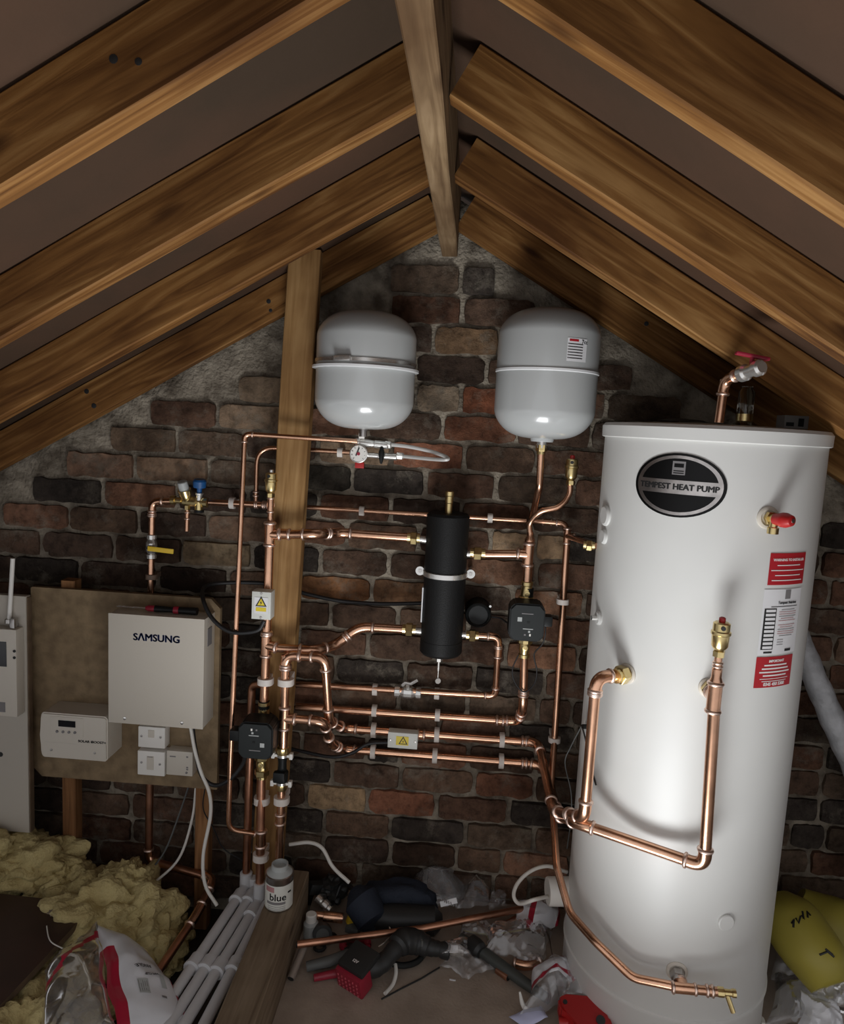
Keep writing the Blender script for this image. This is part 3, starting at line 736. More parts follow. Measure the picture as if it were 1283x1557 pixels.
vl = vpatch(lu, lz, 0.062, 0.062, paper, 'data_label', v2); vl['label'] = 'white data label'
vpatch(lu-0.012, lz+0.025, 0.028, 0.006, label_red, 'print_line', vl, 0.0016)
for i in range(6): vpatch(lu-0.004, lz+0.015-i*0.0075, 0.042, 0.0022, ink_black, 'print_line', vl, 0.0016); vpatch(lu-0.027, lz+0.015-i*0.0075, 0.005, 0.003, ink_grey, 'print_line', vl, 0.0016)
lettering(vl, '7cc', 0.015, (0, 0, 0), (1, 0, 0), (0, 0, 1), ink_black, 0.0002, fn=lambda x, y, e: vpt(lu+0.022+x, lz+0.022+y, 0.0018))

# ================================================================== LOW LOSS HEADER
YH = 2.165
t = thing('low_loss_header', 'black insulated low loss header strapped upright to the brick wall', 'header')
h1 = at(679, 783, YH-.05); h0 = at(671, 1001, YH-.05); hx = (h1.x+h0.x)/2; rH = 0.066
HC = Vector((hx, YH, 0))
bm = B(); lathe(bm, [(rH*0.9, h0.z), (rH, h0.z+0.008), (rH, h0.z+0.045)], HC, (0, 0, 1), 40); obj('end_cap', bm, black_foam, t)
bm = B(); lathe(bm, [(rH, h1.z-0.045), (rH, h1.z-0.008), (rH*0.9, h1.z)], HC, (0, 0, 1), 40); obj('end_cap', bm, black_foam, t)
bm = B(); lathe(bm, [(rH*0.985, h0.z+0.045), (rH*0.985, h1.z-0.045)], HC, (0, 0, 1), 40, caps=False); obj('insulation_shell', bm, black_foam, t)
zb = at(676, 878, YH-.06).z
bm = B(); lathe(bm, [(rH, zb-0.009), (rH*1.05, zb-0.007), (rH*1.05, zb+0.007), (rH, zb+0.009)], HC, (0, 0, 1), 48); obj('strap', bm, chrome, t)
for sx in (-1, 1):
    bm = B(); p = HC+Vector((sx*0.079, 0.02, zb)); lathe(bm, [(0.014, -0.005), (0.014, 0.005)], p, (0, 1, 0), 20)
    lathe(bm, [(0.007, 0.004), (0.007, 0.09)], p, (0, 1, 0), 10); obj('strap_lug', bm, chrome, t)
    bm = B(); lathe(bm, [(0.006, 0), (0.006, 0.003)], p-Vector((0, 0.008, 0)), (0, 1, 0), 10); obj('screw', bm, steel, t)
bm = B(); box(bm, HC+Vector((-rH*0.99, -0.005, zb-0.10)), (0.004, 0.03, 0.11), 0.001); obj('data_strip', bm, paper, t, smooth=0)
# brass vent on top, drain tap below
pv = HC+Vector((0.0, 0, h1.z))
bm = B(); lathe(bm, [(0.011, -0.004), (0.011, 0.03), (0.0125, 0.032), (0.0125, 0.052), (0.014, 0.054), (0.014, 0.066), (0.010, 0.068)], pv, (0, 0, 1), 16); obj('vent_valve', bm, brass, t)
pd = HC+Vector((-0.004, 0, h0.z))
bm = B(); lathe(bm, [(0.006, -0.022), (0.006, 0.002)], pd, (0, 0, 1), 12); lathe(bm, [(0.011, -0.026), (0.011, -0.016)], pd, (0, 0, 1), 6); lathe(bm, [(0.004, -0.056), (0.004, -0.02)], pd, (0, 0, 1), 10)
lathe(bm, [(0.0015, -0.085), (0.0015, -0.05)], pd, (0, 0, 1), 6); lathe(bm, [(0.009, -0.004), (0.009, 0.004)], pd+Vector((0, 0, -0.09)), (0.3, -1, 0), 14)
obj('drain_tap', bm, chrome, t, smooth=0.4)

# ================================================================== PIPEWORK
YW = 2.243
G = 'copper pipework on the gable'
def crun(label): return thing('copper_pipe', label, 'pipe', G)
# thin overflow pipe looping over the post
t = crun('thin copper pipe crossing the post top and dropping down its left side')
A = at(543, 671, 2.105); Bp = at(372, 660, 2.08); Cc = at(350, 1160, 2.05); Dd = at(347, 1262, 2.05); Ee = at(390, 1268, 2.085)
run(t, [A, Bp, Cc, Dd, Ee], 0.0075, 'ebb', bendR=0.045); coupling(t, Ee, Ee-Dd, 0.0075, 0.012)
# filling pipe behind the post
t = crun('short copper pipe bending down behind the post to the left branch')
A = at(536, 688, 2.215); Bp = at(391, 680, 2.215); Cc = at(389, 762, 2.21)
run(t, [A, Bp, Cc], 0.0075, 'b', bendR=0.055); coupling(t, at(389, 751, 2.211), (0, 0, 1), 0.0075, 0.012)
clip(t, at(517, 688, 2.215), Vector((1, 0, 0)), 0.0085, 2.27)
# left branch from the board to the riser
t = crun('copper branch rising from the chipboard backboard to the safety valve')
yl = 2.215; rl = 0.0105
A = at(229, 905, yl); Bp = at(231.5, 762, yl); Cc = at(266, 762, yl)
run(t, [A, Bp, Cc], rl, 'e'); coupling(t, at(231, 783, yl), (0, 0, 1), rl, 0.006)
clip(t, at(230, 877, yl), Vector((0, 0, 1)), rl, 2.27, m=mat('clip_brown', (0.20, 0.14, 0.10), 0.6))
t = crun('copper branch from the safety valve across to the left riser')
A = at(318, 763.5, yl); Bp = at(404, 768, yl-0.01); run(t, [A, Bp], rl)
clip(t, at(353, 765, yl), Vector((1, 0, 0)), rl, 2.27); coupling(t, at(390, 767, yl-0.005), Bp-A, rl, 0.006); coupling(t, at(402, 768, yl-0.01), Bp-A, rl, 0.006)
# ball valve with yellow lever
t = thing('ball_valve', 'chrome lever ball valve with a yellow handle on left branch', 'valve'); p = at(230.5, 831, yl)
bm = B(); lathe(bm, [(0.012, -0.04), (0.016, -0.038), (0.016, -0.026), (0.012, -0.024), (0.0175, -0.012), (0.0175, 0.012), (0.012, 0.024), (0.016, 0.026), (0.016, 0.038), (0.012, 0.04)], p, (0, 0, 1), 12); obj('body', bm, chrome, t, smooth=0.4)
bm = B(); lathe(bm, [(0.006, 0), (0.006, 0.026)], p, (0, -1, 0), 10); obj('stem', bm, black_plastic, t)
q = p+Vector((0.042, -0.028, -0.004)); bm = B(); box(bm, q, (0.085, 0.005, 0.016), 0.0024, Matrix.Rotation(0.06, 4, 'Y')); obj('lever', bm, yellow_lever, t)
# safety valve group
t = thing('safety_valve', 'brass safety valve group with grey and blue caps on left branch', 'valve'); p = at(285, 762, yl)
bm = B(); lathe(bm, [(0.012, -0.055), (0.015, -0.053), (0.015, -0.04), (0.010, -0.038), (0.010, -0.02), (0.016, -0.012), (0.017, 0.03), (0.012, 0.035), (0.012, 0.05), (0.016, 0.052), (0.016, 0.066), (0.012, 0.068)], p, (1, 0, -0.02), 12); obj('body', bm, brass, t, smooth=0.5)
ud = Vector((-0.12, -0.35, 0.9)).normalized()
bm = B(); lathe(bm, [(0.015, 0.0), (0.016, 0.012), (0.017, 0.014), (0.017, 0.022), (0.019, 0.024), (0.019, 0.036), (0.021, 0.037), (0.021, 0.041)], p, ud, 16); obj('bonnet', bm, brass, t, smooth=0.5)
bm = B(); lathe(bm, [(0.016, 0.041), (0.0155, 0.068), (0.013, 0.07)], p, ud, 16); obj('grey_cap', bm, grey_cap, t, smooth=0.5)
q = p+Vector((0.038, 0, 0.0)); u2 = Vector((0.06, -0.12, 1)).normalized()
bm = B(); lathe(bm, [(0.010, 0.0), (0.010, 0.022), (0.013, 0.024), (0.013, 0.030)], q, u2, 14); obj('side_valve', bm, chrome, t, smooth=0.5)
bm = B(); lathe(bm, [(0.008, 0.03), (0.008, 0.045), (0.020, 0.048), (0.021, 0.068), (0.017, 0.074)], q, u2, 14); obj('blue_cap', bm, blue_plastic, t, smooth=0.5)
bm = B(); lathe(bm, [(0.013, 0.0), (0.013, -0.026)], q, (0, 0, 1), 14); lathe(bm, [(0.016, -0.026), (0.016, -0.034)], q, (0, 0, 1), 14, mi=1); obj('lower_plug', bm, [brass, black_plastic], t, smooth=0.5)
d0 = p+Vector((0, 0, -0.012)); bm = B(); lathe(bm, [(0.009, 0), (0.010, -0.016)], d0, (0, 0, 1), 6); obj('outlet_nut', bm, brass, t, smooth=0.3)
bm = B(); tube(bm, [d0+Vector((0, 0, -0.014)), d0+Vector((-0.001, 0, -0.085))], 0.0075, 12); bead(bm, d0+Vector((0, 0, -0.045)), (0, 0, 1), 0.0075); bead(bm, d0+Vector((0, 0, -0.024)), (0, 0, 1), 0.0075); obj('discharge_pipe', bm, [copper, solder], t, smooth=0.8)

# left riser
YR = 2.085; rr = 0.0138
t = crun('left riser of thick copper pipe beside the post, below its air vent')
top = at(411, 793, YR); T1 = at(410, 812, YR); lo1 = at(405, 975, YR); S1 = at(401.5, 1066, YR)
bmv = at(411.5, 757, YR)
pipe(t, [bmv, top], 0.0085, copper); reducer(t, at(411, 797, YR), (0, 0, 1), rr, 0.008, 0.012)
tee(t, at(411.5, 768, YR), (0, 0, 1), at(402, 768, yl-0.01)-at(411.5, 768, YR), 0.0085, rl)
tee(t, T1, (0, 0, 1), (1, -0.02, -0.02), rr)
pipe(t, [top, lo1], rr); tee(t, at(404.5, 981, YR), (0, 0, 1), (1, -0.12, -0.1), rr)
coupling(t, at(405.5, 963, YR), (0, 0, 1), rr, 0.005)
pipe(t, [lo1, S1], rr); clip(t, at(403, 1036, YR), (0, 0, 1), rr, 2.13, wdt=0.02)
air_vent('brass air vent at the head of the left riser', at(411.5, 757, YR), 0.95, red=False)
# pipe with branch to header, upper left
t = crun('thick copper branch crossing the post to the upper left of header')
p0 = T1+Vector((0.03, 0, 0)); q1 = at(482, 812, YR-0.005); q2 = at(512, 810, YH); q3 = at(628, 818, YH)
run(t, [p0, q1, q2, q3], rr, 'ee')
coupling(t, at(432, 812, YR), (1, 0, 0), rr, 0.03); nut(t, at(629, 818, YH), q3-q2, 0.013, 0.02)
pipe(t, [q3, Vector((hx-rH+0.005, YH, q3.z-0.004))], 0.011, chrome, 'tail_piece')
# lower left pair
t = crun('thick copper branch with an angled offset to the lower left of header')
q0 = at(414, 985, YR); q1 = at(478, 989, YR-0.01); q2 = at(508, 982, YH-0.02); q3 = at(546, 953, YH); q4 = at(618, 957, YH)
run(t, [q0, q1, q2, q3, q4], rr, 'eee'); nut(t, at(622, 957, YH), q4-q3, 0.013, 0.022); pipe(t, [q4, Vector((hx-rH+0.005, YH, q4.z-0.003))], 0.011, chrome, 'tail_piece')
YR2 = 2.06
t = crun('second riser of thick copper pipe in front of the post, down to filter valve')
TB = at(434.5, 996, YR2); S2 = at(430.5, 1136, YR2)
pipe(t, [TB, S2], rr); coupling(t, at(434, 1014, YR2), (0, 0, 1), rr, 0.008); tee(t, at(432.5, 1092, YR2), (0, 0, 1), (1, 0, -0.03), rr)
clip(t, at(434, 1037, YR2), (0, 0, 1), rr, 2.13, wdt=0.02)
t = crun('copper drop from the post turning along the wall, third row down')
q1 = at(494, 1000, YR2-0.01); q2 = at(506, 1104, 2.12); q3 = at(512, 1107, YW); q4 = at(806, 1128, YW)
elbow(t, TB, TB-Vector((0, 0, 0.06)), q1, rr)
run(t, [TB+Vector((0.02, 0, -0.001)), q1, at(500, 1096, 2.10), at(522, 1107, YW), q4], 0.0132, 'eee')
for px, py in ((568, 1111), (664, 1118), (763, 1126)): clip(t, at(px, py, YW), q4-q3, 0.0132, 2.268)
coupling(t, at(797, 1127, YW), q4-q3, 0.0132, 0.012); coupling(t, at(640, 1117, YW), q4-q3, 0.0132, 0.02)
t = crun('bottom copper row on the wall, from the second riser to the right')
q0 = at(438, 1092, YR2); q1 = at(492, 1097, YR2-0.005); q2 = at(503, 1131, 2.15); q3 = at(520, 1139, YW); q4 = at(808, 1161, YW)
run(t, [q0, q1, q2, q3, q4], 0.0132, 'eee')
for px, py in ((567, 1143), (661, 1150), (762, 1158)): clip(t, at(px, py, YW), q4-q3, 0.0132, 2.268)
coupling(t, at(797, 1160.5, YW), q4-q3, 0.0132, 0.012)
# thin upper row, passing behind post and header
t = crun('thin copper row behind the header, top of the wall rows')
a0 = at(455, 770.5, YW); a1 = at(800, 792, YW); run(t, [a0, a1], 0.0078)
clip(t, at(550, 777, YW), a1-a0, 0.0085, 2.268); clip(t, at(745, 788, YW), a1-a0, 0.0085, 2.268)
# header right upper -> right riser
YP = 2.165
t = crun('right riser of copper from header tee down to the right pump')
TR_ = at(803, 843, YP); p0 = Vector((hx+rH-0.005, YP, at(712, 842, YP).z)); run(t, [p0+Vector((0.02, 0, 0)), TR_], rr)
pipe(t, [p0, p0+Vector((0.03, 0, 0))], 0.011, chrome, 'tail_piece'); nut(t, at(726, 841, YP), (1, 0, 0), 0.013, 0.024)
tee(t, TR_, (0.01, 0, 1), (-1, 0, 0.02), rr); lo2 = at(801, 888, YP); pipe(t, [at(805, 826, YP), lo2], rr)
reducer(t, at(805, 823, YP), (0, 0, 1), rr, 0.0085, 0.02)
sb = [at(806, 815, YP), at(806, 795, YP-0.005), at(822, 778, YP-0.03), at(850, 770, YP-0.035), at(865, 752, YP-0.03), at(867, 734, YP-0.03)]
pipe(t, spline(sb, 8), 0.0088, copper, 'swan_neck')
air_vent('brass air vent on the swan neck pipe beside the cylinder', at(867, 738, YP-0.03), 1.0, red=True)
# right pump to row two
t = crun('copper from below the right pump turning left, second wall row')
b0 = at(797, 998, YP); b1 = at(793, 1095, 2.20); b2 = at(450, 1074.5, YW)
run(t, [b0, at(795, 1076, YP), at(789, 1097, YW), b2], 0.0128, 'ee')
coupling(t, at(796, 1052, YP), (0, 0, 1), 0.0128, 0.006)
for px, py in ((569, 1081), (665, 1088)): clip(t, at(px, py, YW), Vector((1, 0, -0.002)), 0.0108, 2.268)
coupling(t, at(760, 1095.5, YW), Vector((1, 0, 0)), 0.0128, 0.02)
# header right lower -> row one
t = crun('copper from the lower right of header looping back, first wall row')
c0 = Vector((hx+rH-0.005, YP, at(705, 965, YP).z)); c1 = at(758, 968, YP); c2 = at(753, 1060, 2.20); c3 = at(450, 1040.5, YW)
pipe(t, [c0, c0+Vector((0.03, 0, 0))], 0.010, chrome, 'tail_piece'); nut(t, at(718, 966, YP), (1, 0, 0), 0.012, 0.02)
run(t, [c0+Vector((0.02, 0, 0)), c1, at(753, 1058, YW-0.01), c3], 0.0105, 'ee'); coupling(t, at(757, 992, YP+0.01), (0, 0, 1), 0.0105, 0.03)
for px, py in ((570, 1049), (664, 1055)): clip(t, at(px, py, YW), Vector((1, 0, -0.002)), 0.0105, 2.268)
t = thing('ball_valve', 'chrome ball valve with butterfly lever on the first wall row', 'valve'); p = at(620, 1052, YW)
k_ = 1.25; bm = B(); lathe(bm, [(r_*k_, h_*k_) for r_, h_ in ((0.012, -0.036), (0.016, -0.034), (0.016, -0.022), (0.012, -0.02), (0.0165, -0.01), (0.0165, 0.01), (0.012, 0.02), (0.016, 0.022), (0.016, 0.034), (0.012, 0.036))], p, (1, 0, -0.01), 12); obj('body', bm, chrome, t, smooth=0.4)
bm = B(); tube(bm, [p, p+Vector((0, -0.022, 0.034))], 0.006, 10); tube(bm, [p+Vector((-0.018, -0.024, 0.030)), p+Vector((-0.008, -0.025, 0.040)), p+Vector((0.01, -0.026, 0.038)), p+Vector((0.032, -0.028, 0.054))], 0.006, 8); obj('lever', bm, chrome, t)
# cold feed: vessel connection, cross, elbow, down the side of the cylinder to the bottom port
t = crun('copper drop from the right vessel to the thin upper row')
v0 = ax2+Vector((0, 0, hb2-0.03)); v1_ = at(816, 765, 2.20); v2_ = at(808, 792, YW)
run(t, [v0, at(820, 740, 2.14), v2_], 0.0108, 'b'); nut(t, v0+Vector((0, 0, 0.004)), (0, 0, 1), 0.0105, 0.02)
bm = B(); lathe(bm, [(0.015, -0.012), (0.015, 0.02)], v0+Vector((0, 0, 0.016)), (0, 0, 1), 16); obj('adaptor', bm, chrome, t)
t = crun('copper cold feed down beside the cylinder to its bottom drain')
e0 = at(810, 792, YW); e1 = at(860, 796, 2.215); e2 = at(862, 815, 2.205)
run(t, [e0, e1, e2], 0.0085, 'e'); coupling(t, at(832, 793.5, 2.235), e1-e0, 0.0085, 0.026)
tee(t, at(862, 815, 2.205), (0, 0, 1), (1, -0.15, 0), 0.0095, 0.0085)
pk = tpt(math.radians(176), at(905, 816, 2.15).z); pipe(t, [at(862, 815, 2.205), pk], 0.0085); nut(t, pk+Vector((-0.02, 0.004, 0)), Vector((1, -0.15, 0)), 0.0095, 0.016)
f1 = at(838, 1190, 2.12); f2 = at(846, 1318, 1.90); f3 = attank(866, 1388, 0.045); f4 = attank(905, 1432, 0.05); f5 = attank(962, 1487, 0.05); f6 = attank(1040, 1503, 0.058); f7 = attank(1092, 1508, 0.062)
run(t, [at(862, 820, 2.205), at(843, 1125, 2.195), f1, f2, f3, f4, f5, f6, f7], 0.0108, 'b', bendR=0.06)
clip(t, at(855.5, 915, 2.20), (0, 0, 1), 0.0108, 2.268); clip(t, at(843, 1125, 2.195), (0, 0, 1), 0.0108, 2.268)
tee(t, f6, f7-f6, pD-f6, 0.0108); coupling(t, f6+(f7-f6)*0.75, f7-f6, 0.0108, 0.012)
nD = tnorm(pD); nut(t, pD+nD*0.018, nD, 0.0115, 0.022, m=steel)
t = thing('drain_cock', 'small brass drain cock at the foot of the cylinder', 'valve'); dd = (f7-f6).normalized()
bm = B(); lathe(bm, [(0.009, -0.008), (0.012, 0), (0.012, 0.012), (0.008, 0.014), (0.008, 0.03), (0.010, 0.032), (0.010, 0.04)], f7, dd, 10); obj('body', bm, brass, t, smooth=0.4)
bm = B(); q = f7+dd*0.018; tube(bm, [q, q+Vector((0.016, -0.012, -0.04))], 0.006, 10); obj('spout', bm, brass, t)
# coil flow: rows three/four down to the cylinder
t = crun('thick copper flow pipe rising to the left port of the cylinder')
nA = tnorm(pA); a1 = pA+nA*0.075+Vector((-0.028, 0, 0)); a2 = Vector((a1.x, a1.y, at(886, 1243, a1.y).z))
a3 = at(841, 1233, 1.93)
g0 = at(806, 1128, YW); g1 = at(819, 1131, YW-0.01)
nut(t, pA+nA*0.022, nA, 0.015, 0.024)
run(t, [g0, g1, a3, a2, a1, pA+nA*0.01], rr, 'eeee')
coupling(t, a2+(a1-a2)*0.97-Vector((0, 0, 0.025)), (0, 0, 1), rr, 0.006); coupling(t, a3.lerp(a2, 0.55), a2-a3, rr, 0.008)
t = crun('thick copper return pipe crossing low in front of the cylinder')
nB = tnorm(pB); b1 = pB+nB*0.062; b2 = Vector((b1.x+0.018, b1.y, at(1073, 1318, b1.y).z))
b3 = at(876, 1249, 1.75); b3.z = b2.z+0.006; h0_ = at(808, 1161, YW); h1_ = at(828, 1166, YW-0.01)
run(t, [h0_, h1_, at(848, 1240, 1.98), b3, b2, b1+Vector((0, 0, 0.03))], rr, 'eeee')
tee(t, b1, (0, 0, 1), -nB, rr); nut(t, pB+nB*0.015, nB, 0.013, 0.02)
reducer(t, b1+Vector((0, 0, 0.026)), (0, 0, 1), rr, 0.0095, 0.03); pipe(t, [b1+Vector((0, 0, 0.04)), b1+Vector((0, 0, 0.10))], 0.0088)
coupling(t, b1+Vector((0, 0, 0.078)), (0, 0, 1), 0.0088, 0.008)
air_vent('brass air vent with red cap in front of the cylinder', b1+Vector((0, 0, 0.095)), 1.05, red=True)

# left lower: drops from the pump to the floor
t = crun('dark copper drop behind the left pump down to the plastic pipes')
d0 = at(396, 1040, 2.11); d1 = at(383, 1042, 2.125); d2 = at(374, 1335, 2.115); run(t, [d0, d1, d2], 0.0125, 'b', m=copper_dull, bendR=0.03)
t = crun('copper drop below the left pump down to the plastic pipes')
g0 = at(397.5, 1165, YR); g1 = at(395, 1352, 2.06)
pipe(t, [g0, g1], rr, copper_dull); nut(t, at(398, 1174, YR), (0, 0, 1), 0.0145, 0.02)
coupling(t, at(397, 1275, 2.07), (0, 0, 1), rr, 0.05)
clip(t, at(397.5, 1217, YR), (0, 0, 1), rr, 2.13, wdt=0.022); clip(t, at(396, 1303, 2.068), (0, 0, 1), rr, 2.13, wdt=0.022)
t = crun('copper drop below the black filter valve behind the tin')
g0 = at(428, 1196, YR2); g1 = at(423, 1340, YR2); pipe(t, [g0, g1], 0.0125, copper); coupling(t, at(426, 1245, YR2), (0, 0, 1), 0.0125, 0.03)
clip(t, at(427.5, 1217, YR2), (0, 0, 1), 0.0135, 2.13, wdt=0.022)
t = thing('filter_valve', 'black filter valve with white fixing lugs in front of the post', 'valve')
for py, s in ((1141, 1), (1196, -1)):
    p = at(430 if py < 1160 else 428, py, YR2); bm = B(); lathe(bm, [(0.016, -0.010), (0.018, -0.006), (0.018, 0.010), (0.015, 0.012)], p, (0, 0, 1), 12); obj('brass_end', bm, brass, t, smooth=0.5)
    q = p-Vector((0, 0, 0.014*s)); bm = B(); lathe(bm, [(0.019, -0.004), (0.019, 0.004)], q, (0, 0, 1), 20); obj('steel_ring', bm, chrome, t, smooth=0.5)
    for sx in (-1, 1):
        bm = B(); boxb(bm, q+Vector((sx*0.028-0.005, -0.012, -0.009)), q+Vector((sx*0.028+0.005, 0.004, 0.009)), 0.001); boxb(bm, q+Vector((sx*0.022-0.007, -0.01, -0.004)), q+Vector((sx*0.022+0.007, 0.002, 0.004)), 0.001); obj('lug', bm, white_plastic, t, smooth=0.3)
p = at(429, 1168, YR2); bm = B(); lathe(bm, [(0.017, -0.045), (0.020, -0.03), (0.020, -0.012), (0.014, -0.005), (0.013, 0.02), (0.017, 0.045)], p, (0, 0, 1), 20); box(bm, p+Vector((-0.004, -0.018, -0.02)), (0.036, 0.02, 0.034), 0.005); obj('body', bm, black_plastic, t)

# ================================================================== PUMPS
def pump(label, pc, ax_top, ax_bot, Yp, flip=False):
    t = thing('circulator_pump', label, 'pump', 'black circulator pumps')
    c = Vector(pc); s = 0.057
    bm = B(); pts = []
    for k in range(8):
        x, z = [(-1, -.72), (-.72, -1), (.72, -1), (1, -.72), (1, .72), (.72, 1), (-.72, 1), (-1, .72)][k]; pts.append(c+Vector((x*s*0.92, 0, z*s)))
    prism(bm, [q-Vector((0, 0.0, 0)) for q in pts], (0, 0.075, 0))
    bmesh.ops.bevel(bm, geom=bm.edges[:], offset=0.004, segments=2, affect='EDGES'); obj('motor_head', bm, black_plastic, t)
    bm = B(); prism(bm, [q.lerp(c, 0.08)-Vector((0, 0.003, 0)) for q in pts], (0, 0.004, 0)); f = obj('control_face', bm, pump_face, t, smooth=0.3)
    zz = 1 if not flip else -1
    def pr(dx, dz, wd, ht, m=ink_grey, nm='print'):
        bm = B(); box(bm, c+Vector((dx*zz, -0.0035, dz*zz)), (wd, 0.001, ht)); obj(nm, bm, m, f, smooth=0)
    pr(0.0, 0.028, 0.034, 0.0025); pr(-0.022, 0.010, 0.013, 0.013, grey_cap, 'indicator'); pr(0.004, -0.018, 0.03, 0.0025, grey_cap)
    pr(0.008, -0.026, 0.006, 0.006, grey_cap); pr(0.011, -0.036, 0.005, 0.007, white_plastic)
    pr(-0.004, -0.036, 0.005, 0.005); pr(0.004, 0.002, 0.008, 0.006, black_plastic)
    # volute on the pipe line behind the head
    vc = Vector((ax_top.x/2+ax_bot.x/2, Yp, c.z)); bm = B(); lathe(bm, [(0.040, -0.015), (0.048, -0.008), (0.048, 0.012), (0.036, 0.024)], vc, (0, 1, 0), 28)
    lathe(bm, [(0.017, -0.085), (0.017, 0.085)], vc, (0, 0, 1), 18); obj('volute', bm, black_plastic, t)
    bm = B(); box(bm, c+Vector((-0.05*zz if flip else 0.062, 0.03, 0.004)), (0.03, 0.04, 0.032), 0.005) if not flip else box(bm, c+Vector((-0.066, 0.03, 0.006)), (0.034, 0.04, 0.034), 0.005); obj('plug', bm, black_plastic, t)
    return t
def pump_valve(label, p, up):
    t = thing('pump_valve', label, 'valve', 'brass pump valves'); s = 1 if up else -1
    bm = B(); lathe(bm, [(0.014, -0.036), (0.018, -0.034), (0.018, -0.024), (0.0155, -0.022), (0.0175, -0.01), (0.0175, 0.012)], p, (0, 0, -s), 14); obj('body', bm, brass, t, smooth=0.5)
    bm = B(); lathe(bm, [(0.022, 0.012), (0.024, 0.014), (0.024, 0.024), (0.020, 0.026)], p, (0, 0, -s), 10); obj('union_nut', bm, brass, t, smooth=0.4)
    bm = B(); lathe(bm, [(0.0085, 0.012), (0.0085, 0.020), (0.004, 0.0205), (0.004, 0.018)], p, (0, -1, 0), 12); obj('spindle', bm, brass, t)
    return t
pump('black circulator pump right of the black header', at(801, 947, 2.07), at(801, 890, YP), at(798, 1000, YP), YP)
pump_valve('brass isolating valve above the right pump', at(800.5, 901, YP), True)
pump_valve('brass isolating valve below the right pump', at(797.5, 983, YP), False)
pump('black circulator pump left of the post', at(388, 1127, 1.985), at(401, 1080, YR), at(399, 1160, YR), YR, flip=True)
pump_valve('brass isolating valve above the left pump', at(401, 1083, YR), True)
pump_valve('brass isolating valve below the left pump', at(398, 1160, YR), False)
# round black cap on the wall
t = thing('wiring_cap', 'round black cap on the wall between header and right pump', 'cap'); p = at(727, 936, 2.20)
bm = B(); lathe(bm, [(0.042, 0.08), (0.042, 0.01), (0.039, 0.003), (0.034, 0.0), (0.030, 0.004), (0.0, 0.004)], p, (0, 1, 0), 36); obj('cap', bm, black_plastic, t)
bm = B(); lathe(bm, [(0.004, 0), (0.004, 0.05)], p+Vector((0.036, 0.0, 0.032)), (0, 1, 0), 8); obj('screw', bm, chrome, t)

# ================================================================== GAUGE AND FILLING LOOP
t = thing('pressure_gauge', 'round white dial gauge with red tab below the left vessel', 'gauge'); p = at(545, 690, 2.11)
bm = B(); lathe(bm, [(0.0265, 0.022), (0.0275, 0.004), (0.0275, 0.0), (0.0245, -0.001), (0.0245, 0.003)], p, (0.05, 1, 0), 32); obj('case', bm, chrome, t)
bm = B(); lathe(bm, [(0.0245, 0.0), (0.0245, 0.003)], p, (0.05, 1, 0), 32); dl = obj('dial', bm, white_plastic, t, smooth=0.3)
bm = B(); box(bm, p+Vector((-0.003, -0.0012, 0.006)), (0.0035, 0.0012, 0.026), 0, Matrix.Rotation(0.35, 4, 'Y')); obj('needle', bm, ink_black, dl, smooth=0)
bm = B(); lathe(bm, [(0.005, -0.002), (0.005, 0.002)], p, (0, 1, 0), 14); obj('hub', bm, red_dark, dl)
for k in range(9):
    an = math.radians(225-k*33.75); bm = B(); box(bm, p+Vector((math.cos(an)*0.02, -0.0006, math.sin(an)*0.02)), (0.0045, 0.0008, 0.0014), 0, Matrix.Rotation(-an, 4, 'Y')); obj('tick', bm, ink_black, dl, smooth=0)
bm = B(); box(bm, p+Vector((0.004, 0.006, -0.034)), (0.027, 0.012, 0.018), 0.002); obj('red_tab', bm, red_plastic, t)
t = thing('filling_loop', 'chrome valve group with braided filling loop below the left vessel', 'hose')
va = at(541, 672, 2.125); vb = at(588, 677, 2.125); vd = (vb-va).normalized()
bm = B(); lathe(bm, [(0.010, -0.004), (0.0125, 0.0), (0.0125, 0.012), (0.010, 0.014), (0.013, 0.03), (0.010, 0.055), (0.012, 0.057), (0.012, 0.095), (0.009, 0.10)], va, vd, 14); obj('upper_valve', bm, chrome, t, smooth=0.5)
lw0 = at(560, 692, 2.135); lw1 = at(608, 695, 2.135); ld_ = (lw1-lw0).normalized()
bm = B(); lathe(bm, [(0.008, 0), (0.008, 0.03), (0.0105, 0.032), (0.0105, 0.085), (0.008, 0.088)], lw0, ld_, 14); obj('lower_valve', bm, chrome, t, smooth=0.5)
bm = B(); p = at(580, 690, 2.115); lathe(bm, [(0.003, -0.03), (0.008, -0.012), (0.009, 0.006), (0.004, 0.02)], p, (0, 0, 1), 10); obj('tap_handle', bm, black_plastic, t)
bm = B(); box(bm, at(550, 663, 2.12), (0.017, 0.01, 0.016), 0.001); obj('square_key', bm, white_plastic, t)
for a, d_ in ((at(589, 676, 2.125), vd), (at(607, 693, 2.135), ld_)):
    bm = B(); lathe(bm, [(0.0115, -0.007), (0.0115, 0.009), (0.008, 0.014)], a, d_, 6); obj('hose_nut', bm, chrome, t, smooth=0.3)
hp_ = spline([at(592, 676, 2.125), at(620, 679, 2.10), at(650, 685, 2.07), at(672, 692, 2.04), at(681, 697, 2.01), at(676, 699, 2.0), at(655, 698, 2.05), at(630, 695.5, 2.10), at(609, 693.5, 2.135)], 8)
bm = B(); tube(bm, hp_, 0.0055, 10); obj('braided_hose', bm, hose_braid, t)

